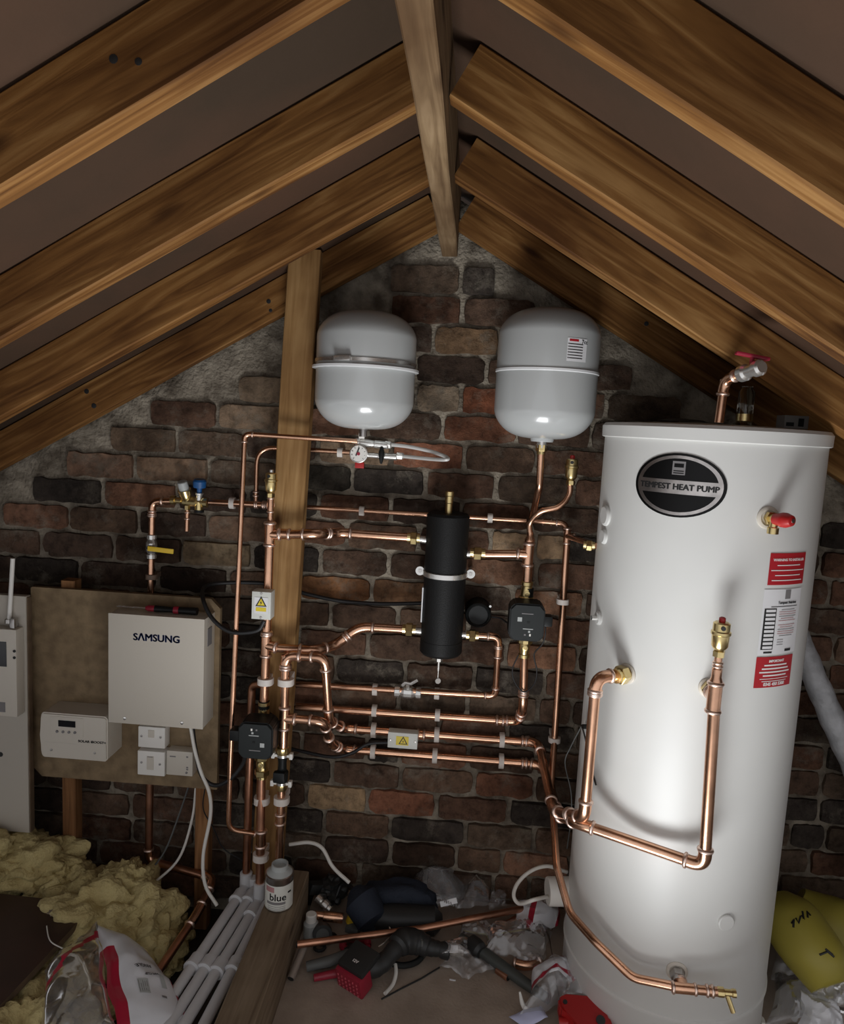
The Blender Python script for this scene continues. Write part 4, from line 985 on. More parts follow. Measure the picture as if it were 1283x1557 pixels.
# ================================================================== LEFT HAND BOARD AND ELECTRICS
YBd = 2.125
t = thing('backboard', 'upright chipboard backboard carrying the grey control boxes', 'board')
cs = [at(48, 893, YBd), at(335, 912, YBd), at(330, 1195, YBd), at(50, 1178, YBd)]
x0 = -1.345; x1 = -0.733; z0 = 0.405; z1 = 1.035
poly = [(x0, z1-.004), (x0+.004, z1), (x1-.03, z1), (x1, z1-.03), (x1, z0+.002), (x0+.03, z0), (x0, z0+.03)]
bm = B(); prism(bm, [(x, YBd, z) for x, z in poly], (0, 0.018, 0)); obj('panel', bm, chip, t, smooth=0)
for px, top in ((107, 881), (315, 930)):
    a = at(px, top, 2.165); b = beam('batten', (a.x, 2.166, -0.1), (a.x+.002, 2.166, a.z), 0.045, 0.045, stud_wood, up=(0, 1, 0), warp=.001)
    tag(b, 'left timber upright behind the chipboard backboard' if px < 200 else 'right timber upright behind the chipboard backboard', 'batten', 'uprights behind the backboard')
# grey control box
t = thing('control_box', 'grey steel control box with blue brand lettering on the backboard', 'control box')
ya = 2.035; a = at(166, 932, ya); c = at(308.5, 1108, ya)
bm = B(); boxb(bm, (a.x, ya, c.z), (c.x, YBd-.001, a.z), 0.002); obj('case', bm, box_paint, t, smooth=0.3)
bm = B(); boxb(bm, (a.x-.001, ya-.004, c.z-.001), (c.x+.001, ya+.001, a.z+.001), 0.0015); obj('front_cover', bm, box_paint, t, smooth=0.3)
p = at(238, 971, ya-.0045); lettering(t, 'SΛMSUNG', 0.0305, p, (1, 0, 0), (0, 0, 1), ink_blue, 0, 1.03, fat=.0013)
for px, py in ((190, 1092), (277, 1099)):
    bm = B(); lathe(bm, [(0.0055, 0), (0.005, 0.003), (0.0, 0.004)], at(px, py, ya-.004), (0, -1, 0), 12); obj('screw', bm, chrome, t)
bm = B(); box(bm, (c.x+.0005, 2.078, a.z-.065), (.002, .035, .055)); obj('side_label', bm, ink_grey, t, smooth=0)
# screwdriver on top of it
t = thing('screwdriver', 'red and black screwdriver lying on top of control box', 'screwdriver'); zt = a.z+0.013
q = [at(178, 920, 2.07), at(222, 921, 2.07), at(236, 921, 2.07), at(262, 922, 2.07), at(300, 923, 2.07)]
for v in q: v.z = zt
bm = B(); tube(bm, [q[0], q[1]], 0.003, 8); obj('shaft', bm, chrome, t)
bm = B(); tube(bm, [q[1], q[1].lerp(q[2], .3), q[2]], [0.006, 0.010, 0.010], 12); obj('ferrule', bm, red_dark, t)
bm = B(); tube(bm, [q[2], q[3], q[3]+Vector((.006, 0, 0))], [0.011, 0.009, 0.011], 12); obj('handle', bm, black_plastic, t)
bm = B(); tube(bm, [q[3]+Vector((.006, 0, 0)), q[3]+Vector((.022, 0, 0))], 0.012, 12); obj('collar', bm, red_dark, t)
bm = B(); tube(bm, [q[3]+Vector((.022, 0, 0)), q[4]], [0.011, 0.012], 12); obj('grip', bm, black_plastic, t)
# solar diverter
t = thing('solar_controller', 'cream solar controller with small dark display, left of control box', 'controller')
yb = 2.03; P4 = [at(66, 1083, yb), at(163, 1091, yb), at(163, 1160, yb), at(61, 1150, yb)]
zt = (P4[0].z+P4[1].z)/2; zb_ = (P4[2].z+P4[3].z)/2; xl = P4[3].x; xr = P4[1].x
poly = []
for k in range(9):
    an = math.pi/2+math.pi*k/8; poly.append((xl+0.012+0.012*math.cos(an)*1.0, (zt+zb_)/2+(zt-zb_)/2*math.copysign(abs(math.sin(an))**0.35, math.sin(an))))
poly += [(xr-.008, zb_), (xr, zb_+.008), (xr, zt-.008), (xr-.008, zt)]
bm = B(); prism(bm, [(x, yb, z) for x, z in poly], (0, YBd-yb-.001, 0)); bmesh.ops.bevel(bm, geom=[e for e in bm.edges if all(abs(v.co.y-yb) < 1e-5 for v in e.verts)], offset=.004, segments=2, affect='EDGES')
obj('case', bm, cream_plastic, t, smooth=0.7)
def rect(parent, nm, m, pxa, pya, pxb, pyb, Y, th=.0015, bev=0):
    a = at(pxa, pya, Y); b = at(pxb, pyb, Y); bm = B(); boxb(bm, (min(a.x, b.x), Y, min(a.z, b.z)), (max(a.x, b.x), Y+th, max(a.z, b.z)), bev); return obj(nm, bm, m, parent, smooth=0)
pn = rect(t, 'display_panel', cream_plastic, 76, 1089, 126, 1121, yb-.0015, .003, .0008)
rect(pn, 'display', screen, 88.5, 1095, 114.5, 1106.5, yb-.0025)
for i, px in enumerate((87, 96, 105, 114)):
    bm = B(); lathe(bm, [(0.0045, 0), (0.004, 0.003), (0, 0.0035)], at(px, 1112+i*.6, yb-.0015), (0, -1, 0), 12); obj('button', bm, ink_grey, pn)
lettering(t, 'SOLAR iBOOST+', 0.0105, at(140, 1128.5, yb-.0005), (1, 0, 0), (0, 0, 1), ink_black, 0, 1.15, fat=.0004)
rect(t, 'cover_seam', ink_grey, 69, 1127.6, 116, 1131.4, yb-.0002, .0006)
for px, py in ((78, 1140), (144, 1145)):
    bm = B(); lathe(bm, [(0.004, 0), (0.0035, 0.002), (0, 0.0025)], at(px, py, yb), (0, -1, 0), 10); obj('screw', bm, steel, t)
# switch plates and small box
def plate(label, x0p, y0p, x1p, y1p, yf, m, nm='switch_plate', cat='switch'):
    t = thing(nm, label, cat); a = at(x0p, y0p, yf); b = at(x1p, y1p, yf); bm = B(); boxb(bm, (a.x, yf, b.z), (b.x, YBd-.001, a.z), .003); obj('case', bm, m, t, smooth=0.4); return t, yf
t, yf = plate('upper white fused switch plate below control box', 210, 1104, 250.5, 1139, 2.085, white_plastic)
rect(t, 'rocker', cream_plastic, 225, 1110, 234, 1122, yf-.002, .003, .0008)
for px, py in ((215, 1119), (244, 1121)): bm = B(); lathe(bm, [(.004, 0), (.0035, .0015), (0, .002)], at(px, py, yf), (0, -1, 0), 10); obj('screw', bm, steel, t)
t, yf = plate('lower white fused switch plate below control box', 209, 1141, 250, 1181, 2.085, white_plastic)
rect(t, 'fuse_carrier', cream_plastic, 223, 1150, 233, 1171, yf-.002, .003, .0008); rect(t, 'print', ink_grey, 224, 1150.5, 232, 1152, yf-.0026, .001)
for px, py in ((215, 1159), (243, 1162)): bm = B(); lathe(bm, [(.004, 0), (.0035, .0015), (0, .002)], at(px, py, yf), (0, -1, 0), 10); obj('screw', bm, steel, t)
t, yf = plate('small cream receiver box right of the lower switch plate', 253, 1141, 292.5, 1181, 2.085, cream_plastic, 'receiver_box', 'receiver')
rect(t, 'print', ink_grey, 258, 1149, 267, 1151.5, yf-.0005, .001)
for py in (1150, 1166, 1169): rect(t, 'indicator', ink_grey, 283, py, 286, py+2.5, yf-.0005, .001)
bm = B(); lathe(bm, [(.004, 0), (.0035, .002), (0, .0025)], at(283.5, 1175, yf), (0, -1, 0), 10); obj('button', bm, ink_grey, t)
# cabinet cut by the left edge of the picture
t = thing('wall_cabinet', 'pale metal cabinet at the far left edge', 'cabinet')
yc = 2.075; a = at(39, 907, yc); b = at(35, 1266, yc)
bm = B(); boxb(bm, (-1.85, yc, b.z), (a.x, 2.10, a.z), .003); obj('body', bm, cabinet, t, smooth=0.3)
bm = B(); boxb(bm, (a.x, yc+.004, b.z), (a.x+.004, 2.10, a.z-.004), .001); obj('side_panel', bm, boardedge, t, smooth=0.3)
p = at(1, 1147, yc); bm = B(); lathe(bm, [(.008, -.001), (.008, .001)], p, (0, 1, 0), 16); obj('hole', bm, ink_black, t)
t = thing('meter_box', 'white meter box on the cabinet with a dark window and aerial', 'meter'); ym = 2.035
a = at(24, 958, ym); b = at(14, 1090, ym)
bm = B(); boxb(bm, (-1.75, ym, b.z), (a.x, yc-.001, a.z), .004); obj('case', bm, cream_plastic, t, smooth=0.3)
rect(t, 'window', screen, -20, 974, 10, 1014, ym-.001, .002); rect(t, 'lower_window', ink_grey, -20, 1066, 8, 1083, ym-.001, .002)
c0_ = at(14, 944, ym+.03); c1_ = at(19.5, 849, ym+.03)
bm = B(); tube(bm, [c0_, c1_], 0.0065, 12); obj('aerial', bm, white_plastic, t)
bm = B(); lathe(bm, [(.012, -.006), (.012, .006)], c0_, (0, 0, 1), 10); box(bm, at(21, 952, ym+.02), (.016, .02, .05), .003); obj('aerial_bracket', bm, steel, t, smooth=0.4)
for py in (990, 1000): bm = B(); lathe(bm, [(.0045, 0), (.0045, .002)], at(22, py, ym), (0, -1, 0), 10); obj('screw', bm, ink_black, t)

# metal junction boxes with warning labels
def wbox(label, x0p, y0p, x1p, y1p, yf, dep, horiz):
    t = thing('junction_box', label, 'junction box', 'metal boxes with warning labels'); a = at(x0p, y0p, yf); b = at(x1p, y1p, yf)
    lo = Vector((a.x, yf, b.z)); hi = Vector((b.x, yf+dep, a.z)); bm = B(); boxb(bm, lo, hi, .002); obj('case', bm, mat('box_white', (.66, .67, .62), .45), t, smooth=.3)
    c = (lo+hi)/2; wd = hi.x-lo.x; ht = hi.z-lo.z; y = yf-.0012
    if not horiz:
        bm = B(); boxb(bm, (c.x-wd*.36, y, lo.z+ht*.22), (c.x+wd*.36, y+.001, lo.z+ht*.80)); lb = obj('label_sheet', bm, paper, t, smooth=0)
        tc = Vector((c.x, y-.0006, lo.z+ht*.60)); s = wd*.27; bm = B(); boxb(bm, (c.x-wd*.27, y-.0008, lo.z+ht*.30), (c.x+wd*.27, y, lo.z+ht*.44)); obj('print', bm, warn_yellow, lb, smooth=0)
    else:
        bm = B(); boxb(bm, (c.x-wd*.22, y, c.z-ht*.28), (c.x+wd*.20, y+.001, c.z+ht*.28)); lb = obj('label_sheet', bm, warn_yellow, t, smooth=0)
        tc = Vector((c.x+wd*.02, y-.0006, c.z-.002)); s = ht*.26
    for k, (m, q, dy) in enumerate(((ink_black, 1.25, 0), (warn_yellow, .85, .0006))):
        bm = B(); prism(bm, [tc+Vector((s*q*math.cos(r_), -dy, s*q*math.sin(r_)*1.05)) for r_ in (math.pi/2, math.pi*7/6, math.pi*11/6)], (0, .0005, 0)); obj('warning_triangle', bm, m, lb, smooth=0)
    bm = B(); z = [tc+Vector((x*s, -.0012, q*s)) for x, q in ((.10, .55), (-.22, .0), (.0, .0), (-.12, -.42), (.22, .12), (.0, .12))]; prism(bm, z, (0, .0004, 0)); obj('warning_bolt', bm, ink_black, lb, smooth=0)
    for s_ in (-1, 1):
        q = c+(Vector((s_*wd*.42, 0, 0)) if horiz else Vector((0, 0, s_*ht*.43))); q.y = yf
        bm = B(); lathe(bm, [(.004, 0), (.0035, .002), (0, .0025)], q, (0, -1, 0), 10); obj('screw', bm, steel, t)
    return t
wbox('upright white metal box with warning sign on left riser', 383, 899, 411, 943, 2.02, .045, False)
wbox('flat white metal box with warning sign on the third wall row', 590, 1113, 634, 1140, 2.19, .035, True)

# ================================================================== CABLES
def cable(label, pts, r, m, nm='cable', n=8):
    bm = B(); tube(bm, spline(pts, n), r, 10); return tag(obj(nm, bm, m, smooth=1.0), label, 'cable')
cable('thick black cable looping from the upright metal box over the backboard', [at(402, 944, 2.05), at(390, 959, 2.05), at(352, 961, 2.05), at(324, 942, 2.06), at(309, 912, 2.09), at(312, 892, 2.16), at(345, 886, 2.21), at(410, 888, 2.235), at(470, 904, 2.25), at(520, 914, 2.25), at(580, 918, 2.25), at(652, 917, 2.25)], .0065, black_rubber)
cable('black cable from the flat metal box back behind the post', [at(591, 1129, 2.205), at(560, 1131, 2.20), at(535, 1145, 2.20), at(505, 1151, 2.20), at(462, 1143, 2.22), at(430, 1135, 2.23)], .0055, black_rubber)
cable('black cable from the control box round to the left pump', [at(293, 1108, 2.08), at(297, 1140, 2.075), at(306, 1178, 2.06), at(325, 1194, 2.06), at(348, 1186, 2.05), at(370, 1160, 2.05), at(372, 1138, 2.03)], .0065, black_rubber)
cable('white cable hanging from the control box to the floor', [at(290, 1107, 2.075), at(296, 1140, 2.06), at(306, 1175, 2.05), at(318, 1205, 2.05), at(320, 1240, 2.05), at(309, 1300, 2.03), at(312, 1345, 2.02), at(330, 1377, 2.0)], .0055, cable_white)
cable('white cable hanging below the backboard into the insulation', [at(298, 1195, 2.16), at(292, 1245, 2.15), at(272, 1305, 2.12), at(232, 1345, 2.08)], .0042, cable_white)
cable('thin grey cable hanging below the backboard', [at(287, 1195, 2.20), at(270, 1245, 2.18), at(250, 1295, 2.15), at(222, 1332, 2.12)], .003, tool_grey)
cable('thin dark cable trailing below the right upright', [at(312, 1195, 2.13), at(309, 1230, 2.13), at(325, 1260, 2.14), at(340, 1290, 2.15), at(372, 1310, 2.16)], .002, black_rubber)
cable('white cable curving from the post foot to the floor tools', [at(440, 1284, 2.13), at(470, 1281, 2.13), at(490, 1290, 2.12), at(506, 1318, 2.11), at(531, 1342, 2.10)], .006, cable_white)
cable('white cable looping from the immersion heater cover', [pi+Vector((-.062, -.014, -.012)), at(812, 1368, 1.87), at(790, 1374, 1.90), at(781, 1362, 1.92), at(787, 1343, 1.95), at(806, 1325, 1.98), at(832, 1317, 2.0), at(862, 1326, 2.02)], .0055, cable_white)
cable('black pump lead looping below the right pump', [at(829, 948, 2.11), at(829, 965, 2.11), at(824, 980, 2.12), at(812, 995, 2.14), at(816, 1020, 2.15), at(812, 1040, 2.15), at(797, 1052, 2.145), at(783, 1038, 2.15), at(779, 1018, 2.15), at(788, 996, 2.15)], .0022, black_rubber)
cable('black lead from the round wall cap to the right pump', [at(742, 938, 2.22), at(760, 940, 2.21), at(775, 950, 2.17)], .0028, black_rubber)
cable('thin grey sensor wire hanging down the left of cylinder', [at(884, 1104, 1.93), at(868, 1135, 1.98), at(859, 1160, 2.0), at(868, 1205, 2.0), at(868, 1245, 2.0), at(862, 1290, 2.02)], .0018, tool_grey)
cable('short black sensor wire on the left flank of cylinder', [at(884, 1103, 1.92), at(889, 1120, 1.82), attank(898, 1165, .006), attank(906, 1194, .004)], .0022, black_rubber)

# copper pipe below the backboard
t = crun('dark copper pipe below the backboard turning along the floor')
run(t, [at(228, 1180, 2.17), at(226, 1308, 2.17), at(326, 1336, 2.12), atz(298, 1392, 0.06), atz(212, 1520, 0.03)], .0125, 'eee', m=copper_dull)

# ================================================================== WASTE PIPES ALONG THE JOIST
xs = [(374, 1338, 2.115, -0.728), (386, 1345, 2.12, -0.690), (395, 1354, 2.06, -0.655), (408, 1388, 2.0, -0.592)]
labs = ['leftmost white plastic pipe running along the joist', 'second white plastic pipe from the left along the joist', 'third white plastic pipe from the left along the joist', 'white plastic pipe lying tight against the joist']
for i, (px, py, Y, xe) in enumerate(xs):
    t = thing('plastic_pipe', labs[i], 'pipe', 'white plastic pipes along the joist'); r = .0150
    top = at(px, py, Y); zc = 0.092-.003*i
    if i == 3: c = Vector((-0.541, 2.05, zc)); pts = [c, Vector((xe, 1.20, zc))]
    else:
        c = Vector((top.x+(0, .010, .0)[i], top.y-.004, zc)); pts = [top+Vector((0, 0, .012)), c, Vector((xe, 1.20, zc))]
    bm = B(); tube(bm, fillet(pts, .04) if i < 3 else pts, r, 18); obj('pipe', bm, pvc, t, smooth=1.0)
    if i < 3:
        bm = B(); lathe(bm, [(r*1.02, -.055), (r*1.32, -.05), (r*1.32, -.002), (r*1.15, 0)], top+Vector((0, 0, .028)), (0, 0, 1), 20); obj('socket', bm, pvc, t, smooth=.6)
    d = (pts[-1]-pts[-2]).normalized()
    for k, yy in enumerate((0.055, (.34, .345, .285)[i]) if i < 3 else (0.265,)):
        q = c+d*yy; bm = B(); lathe(bm, [(r*1.02, -.022), (r*1.34, -.019), (r*1.34, .012), (r*1.5, .014), (r*1.5, .022), (r*1.02, .024)], q, d, 20); obj('coupler', bm, pvc, t, smooth=.6)
# jointing-compound tin
t = thing('compound_tin', 'white tin lettered blue standing on the joist', 'tin'); c = atz(428, 1352, .154); c.x = -0.478; c.y = 1.955; rt = .041; hz = .105; z0 = .156
c.z = z0
bm = B(); lathe(bm, [(rt*.97, 0), (rt, .003), (rt, hz-.004), (rt*1.03, hz-.002), (rt*1.03, hz), (rt*.96, hz+.001)], c, (0, 0, 1), 36); obj('body', bm, steel, t)
bm = B(); lathe(bm, [(rt*.96, hz), (rt*.62, hz+.012), (rt*.60, hz+.026), (rt*.52, hz+.027), (rt*.5, hz+.014), (0, hz+.013)], c, (0, 0, 1), 32, caps=False); obj('neck', bm, grey_cap, t)
def tinp(x, z, off=.0008): an = x/rt-math.pi/2+.05; return Vector((c.x+(rt+off)*math.cos(an), c.y+(rt+off)*math.sin(an), c.z+z))
def tpat(x, z, wd, ht, m, nm, par, off=.0008):
    bm = B(); k = 14; cc = [[bm.verts.new(tinp(x+wd*(i/k-.5), z+q*ht, off)) for q in (-.5, .5)] for i in range(k+1)]
    for a, b in zip(cc, cc[1:]): bm.faces.new((a[0], b[0], b[1], a[1]))
    return obj(nm, bm, m, par, smooth=1.0)
lb = tpat(0, .045, .125, .078, tin_paper, 'label_sheet', t)
lettering(lb, 'blue', .030, (0, 0, 0), (1, 0, 0), (0, 0, 1), ink_black, .0005, fn=lambda x, y, e: tinp(x+.004, y+.048, .0014))
tpat(-.022, .072, .03, .016, ink_pink, 'print', lb, .0012); tpat(-.002, .030, .058, .008, ink_grey, 'print', lb, .0012)
for q in (.020, .014, .009): tpat(0, q, .055, .0014, ink_grey, 'print', lb, .0012)
tpat(.040, .060, .012, .006, ink_black, 'print', lb, .0012)

# ================================================================== INSULATION, BOARD, LEFT BAG
def clump(label, blobs, seed):
    bm = B()
    for k, (p, s) in enumerate(blobs): rough_blob(bm, p, s, .42, 2.1, 5, seed+k*3.7)
    o = obj('insulation_clump', bm, wool, smooth=1.2); tag(o, label, 'insulation', 'glass wool insulation'); return o
clump('pulled-up heap of yellow glass wool beside the plastic pipes', [(atz(150, 1390, .06), (.16, .14, .11)), (atz(205, 1400, .03), (.12, .16, .11)), (atz(190, 1350, .10), (.09, .08, .08)), (atz(235, 1440, -.03), (.09, .10, .09)), (atz(110, 1372, .03), (.12, .10, .10))], 1)
clump('shaded glass wool roll behind the dark board', [(at(40, 1300, 2.1)+Vector((0, 0, -.02)), (.17, .12, .10)), (at(-50, 1310, 2.0), (.15, .12, .10)), (at(90, 1325, 2.08)+Vector((0, 0, -.03)), (.10, .10, .08))], 20)
clump('glass wool below the dark board at the bottom left corner', [(atz(50, 1530, -.02), (.13, .16, .10)), (atz(20, 1600, .0), (.12, .12, .10)), (atz(110, 1560, -.06), (.10, .12, .06))], 33)
bm = B(); zs = .12
poly = [(-1.035, 1.93), (-1.075, 1.50), (-1.12, .95), (-2.3, .95), (-2.3, 1.96)]
prism(bm, [(x, y, zs) for x, y in poly], (0, 0, -.02))
for f in bm.faces: f.material_index = 1 if abs(f.normal.z) < .5 else 0
bm.normal_update()
for f in bm.faces: f.material_index = 1 if abs(f.normal.z) < .5 else 0
dkb = tag(obj('loose_board', bm, [redboard, boardedge], smooth=0), 'dark red-brown board lying flat at the bottom left', 'board')
t = tag(obj('wire_scrap', (lambda b: (tube(b, spline([atz(71, 1408, .124), atz(74, 1425, .124), atz(80, 1434, .124), atz(95, 1442, .124)], 6), .0018, 6), b)[1])(B()), cable_white), 'bent white wire scrap on the dark board', 'wire')
bm = B(); rough_blob(bm, atz(84, 1387, .127), (.022, .012, .008), .5, 3, 3, 8); tag(obj('wool_tuft', bm, mat('wool_grey', (.2, .16, .12), .95)), 'small grey tuft on the dark board', 'insulation')
bm = B(); rough_blob(bm, atz(124, 1385, .124), (.012, .006, .004), .5, 3, 2, 4); tag(obj('paper_chip', bm, paper), 'tiny white chip on the dark board', 'paper')

t = thing('packet', 'white plastic packet with red bands on the insulation, bottom left', 'bag')
za = .13
q = [atz(146, 1404, .15), atz(222, 1452, .10), atz(292, 1566, .06), atz(180, 1572, .12)]
def mf(u, v):
    return 1 if (u < .13 and v > .30) or u > .90 else 0
bm = B(); crumple(bm, q, .045, .007, 9, 2, 30, mfun=mf); pk = obj('panel', bm, [bag_white, bag_red], t, smooth=.8)
q2 = [atz(70, 1478, .12), atz(146, 1404, .15), atz(180, 1572, .12), atz(60, 1590, .10)]
bm = B(); crumple(bm, q2, .05, .010, 11, 5, 26, mfun=lambda u, v: 1 if .28 < v+.2*u < .36 else 0); obj('clear_window', bm, [film, bag_red], t, smooth=.8)
# bag print follows the panel
def quadpt(u, v): return (q[0]*(1-u)+q[1]*u)*(1-v)+(q[3]*(1-u)+q[2]*u)*v
nn = ((q[1]-q[0]).cross(q[3]-q[0])).normalized(); nn = nn if nn.z > 0 else -nn
from mathutils.bvhtree import BVHTree
bvh = BVHTree.FromPolygons([v.co[:] for v in pk.data.vertices], [p_.vertices[:] for p_ in pk.data.polygons])
def drape(u, v, lift=.002):
    h = bvh.ray_cast(quadpt(u, v)+nn*.3, -nn); return (h[0] if h[0] else quadpt(u, v)+nn*.05)+nn*lift
def bagtext(s, u0, v0, size, ang):
    ca, sa = math.cos(ang), math.sin(ang); Lx = (q[1]-q[0]).length; Ly = (q[3]-q[0]).length
    lettering(pk, s, size, (0, 0, 0), (1, 0, 0), (0, 0, 1), ink_black, .0003, fn=lambda x, y, e: drape(u0+(x*ca-y*sa)/Lx, v0-(x*sa+y*ca)/Ly))
bagtext('ANGLE', .47, .52, .017, math.radians(200)); bagtext('PIPE CLIP', .55, .60, .011, math.radians(200)); 
def bagpatch(u0, u1, v0, v1, m):
    bm = B(); k = 6; gq = [[bm.verts.new(drape(u0+(u1-u0)*i/k, v0+(v1-v0)*j/k)) for j in range(k+1)] for i in range(k+1)]
    for i in range(k):
        for j in range(k): bm.faces.new((gq[i][j], gq[i+1][j], gq[i+1][j+1], gq[i][j+1]))
    obj('print', bm, m, pk)
bagpatch(.30, .46, .66, .78, grey_cap); 
for k in range(5): bagpatch(.31+k*.03, .32+k*.03, .67, .77, ink_grey)
bagpatch(.68, .76, .58, .70, grey_cap); bagpatch(.62, .70, .78, .80, ink_grey)

# ================================================================== THINGS ON THE FLOOR
def fl(px, py, z=0.0): return atz(px, py, z)
rib_red = mat('rib_red', (0.55, 0.10, 0.13), 0.4)
# cordless reciprocating saw
t = thing('reciprocating_saw', 'black cordless saw with a red battery on the floor', 'saw')
bc = fl(538, 1486, .036); ang = -.55; Rz = Matrix.Rotation(ang, 4, 'Z')@Matrix.Rotation(.25, 4, 'X')
bm = B(); box(bm, bc, (.092, .050, .066), .006, Rz); bt = obj('battery', bm, red_dark, t)
ex = Rz.to_3x3()@Vector((1, 0, 0)); ey = Rz.to_3x3()@Vector((0, 1, 0)); ez = Rz.to_3x3()@Vector((0, 0, 1))
for k in range(4):
    for j in range(6):
        bm = B(); box(bm, bc-ey*.026+ex*(-.034+.0135*j)+ez*(-.022+.0135*k), (.004, .003, .006), .0008, Rz)
        obj('rib', bm, rib_red, bt, smooth=0)
bm = B(); box(bm, bc+ez*.036+ey*.030, (.090, .085, .020), .006, Rz); sh = obj('battery_shoe', bm, tool_dark, t)
lettering(sh, '12V', .012, bc+ez*.0464+ey*.015, ex, ey, ink_white, .0002)
hd = [bc+ey*.02+ez*.01, fl(578, 1466, .055), fl(597, 1447, .07), fl(612, 1432, .075), fl(632, 1432, .065), fl(652, 1440, .055), fl(668, 1443, .05)]
bm = B(); tube(bm, spline(hd, 6), [(.034, .030, .026, .024, .026, .034, .037, .036, .034, .030, .024, .022, .02)[min(12, int(i/3))] for i in range(37)], 16); obj('body', bm, tool_dark, t)
bm = B(); tube(bm, spline([fl(585, 1462, .03), fl(612, 1468, .02), fl(634, 1462, .02), fl(646, 1448, .03)], 6), .009, 10); obj('hand_guard', bm, black_plastic, t)
bm = B(); box(bm, fl(640, 1433, .075), (.006, .03, .03), .002, Matrix.Rotation(.3, 4, 'Z')); obj('vent_panel', bm, tool_grey, t)
bm = B(); lathe(bm, [(.02, 0), (.024, .01), (.024, .03), (.016, .034)], fl(668, 1443, .05), (1, -.1, -.1), 16); obj('nose_collar', bm, tool_dark, t)
bm = B(); box(bm, fl(690, 1447, .035), (.06, .012, .03), .002, Matrix.Rotation(-.1, 4, 'Z')); obj('blade_shoe', bm, chrome, t)
# pliers lying under it: grey and red handles
t = thing('pipe_grips', 'grey and red handled grips beside the saw battery', 'pliers')
bm = B(); tube(bm, [fl(466, 1470, .02), fl(500, 1462, .03), fl(530, 1450, .035)], [.014, .016, .014], 12); obj('handle', bm, tool_grey, t)
bm = B(); tube(bm, [fl(477, 1487, .012), fl(520, 1478, .016)], [.010, .013], 12); obj('handle', bm, red_dark, t)
bm = B(); rough_blob(bm, fl(543, 1444, .03), (.035, .02, .016), .2, 2, 3, 2); obj('jaw', bm, tool_dark, t)
# dark padded bundle and second roll
t = thing('tool_bag', 'dark navy padded tool bag lying against the wall', 'bag')
bm = B(); a = fl(548, 1372, .10); b = fl(565, 1402, .05)
tube(bm, [fl(540, 1358, .10), fl(549, 1368, .095), fl(566, 1400, .05), fl(569, 1407, .045)], [.03, .058, .05, .035], 22); obj('end_pocket', bm, navy, t)
bm = B(); tube(bm, [fl(562, 1392, .05), fl(600, 1398, .05), fl(660, 1400, .05), fl(672, 1400, .05)], [.03, .046, .044, .02], 18); obj('front_roll', bm, tool_dark, t)
bm = B(); rough_blob(bm, fl(605, 1368, .06), (.13, .06, .065), .18, 1.6, 4, 6); obj('body', bm, navy, t)
bm = B(); tube(bm, spline([fl(512, 1362, .06), fl(520, 1345, .09), fl(535, 1350, .10), fl(530, 1368, .08)], 6), .006, 8); obj('strap', bm, black_rubber, t)
bm = B(); rough_blob(bm, fl(505, 1352, .05), (.05, .05, .04), .35, 2.6, 4, 11); tag(obj('cable_bundle', bm, tool_dark), 'dark tangle of leads in the corner by the joist', 'cable')
bm = B(); lathe(bm, [(.008, -.03), (.014, -.028), (.014, -.012), (.01, -.01), (.016, .0), (.016, .018), (.012, .02), (.012, .03)], fl(492, 1374, .06), (.8, -.4, -.35), 12); tag(obj('compression_fitting', bm, chrome, smooth=.4), 'loose chrome compression fitting beside the joist', 'fitting')
t = thing('copper_offcut', 'short thick copper offcut with coupling beside the joist', 'pipe', 'loose copper offcuts')
pipe(t, [fl(472, 1390, .06), fl(519, 1396, .055)], .012); bm = B(); lathe(bm, [(.0145, 0), (.0155, .003), (.0155, .06), (.0145, .063)], fl(491, 1393, .06), fl(519, 1396, .055)-fl(491, 1393, .06), 18); obj('coupling', bm, copper, t)
t = thing('copper_offcut', 'long copper pipe lying across the floor tools', 'pipe', 'loose copper offcuts')
bm = B(); tube(bm, [fl(452, 1436, .075), fl(640, 1412, .085), fl(818, 1377, .06)], .0105, 16); obj('pipe', bm, copper_dull, t, smooth=1.0)
bm = B(); lathe(bm, [(.009, -.001), (.009, .002)], fl(452, 1436, .075), (-1, 0, 0), 14); obj('bore', bm, ink_black, t)
t = thing('plastic_bottle', 'small white plastic bottle standing beside the joist', 'bottle'); p = fl(472, 1425, 0)
bm = B(); lathe(bm, [(.022, 0), (.023, .003), (.023, .048), (.015, .058)], p, (0, 0, 1), 24); obj('body', bm, grey_cap, t)
bm = B(); lathe(bm, [(.0165, .056), (.0165, .078), (.014, .08), (0, .08)], p, (0, 0, 1), 20); obj('cap', bm, white_plastic, t)
t = thing('tape_roll', 'dark round tape roll standing behind the long copper pipe', 'tape'); p = fl(490, 1420, .03)
bm = B(); lathe(bm, [(.030, -.012), (.030, .012), (.020, .012), (.020, -.012), (.030, -.012)], p, (.25, -1, .3), 28, caps=False); obj('roll', bm, tool_dark, t, smooth=.5)
bm = B(); lathe(bm, [(.020, -.008), (.020, .008)], p, (.25, -1, .3), 24); obj('core', bm, tool_grey, t, smooth=.5)
t = thing('copper_offcut', 'dull pipe offcut leaning against the joist side', 'pipe', 'loose copper offcuts')
bm = B(); tube(bm, [fl(442, 1488, .012), fl(462, 1440, .05)], .0115, 14); obj('pipe', bm, mat('dull_tube', (.30, .25, .21), .5, .3), t, smooth=1.0)
bm = B(); lathe(bm, [(.009, -.001), (.009, .002)], fl(442, 1488, .012), fl(442, 1488, .012)-fl(462, 1440, .05), 14); obj('bore', bm, ink_black, t)
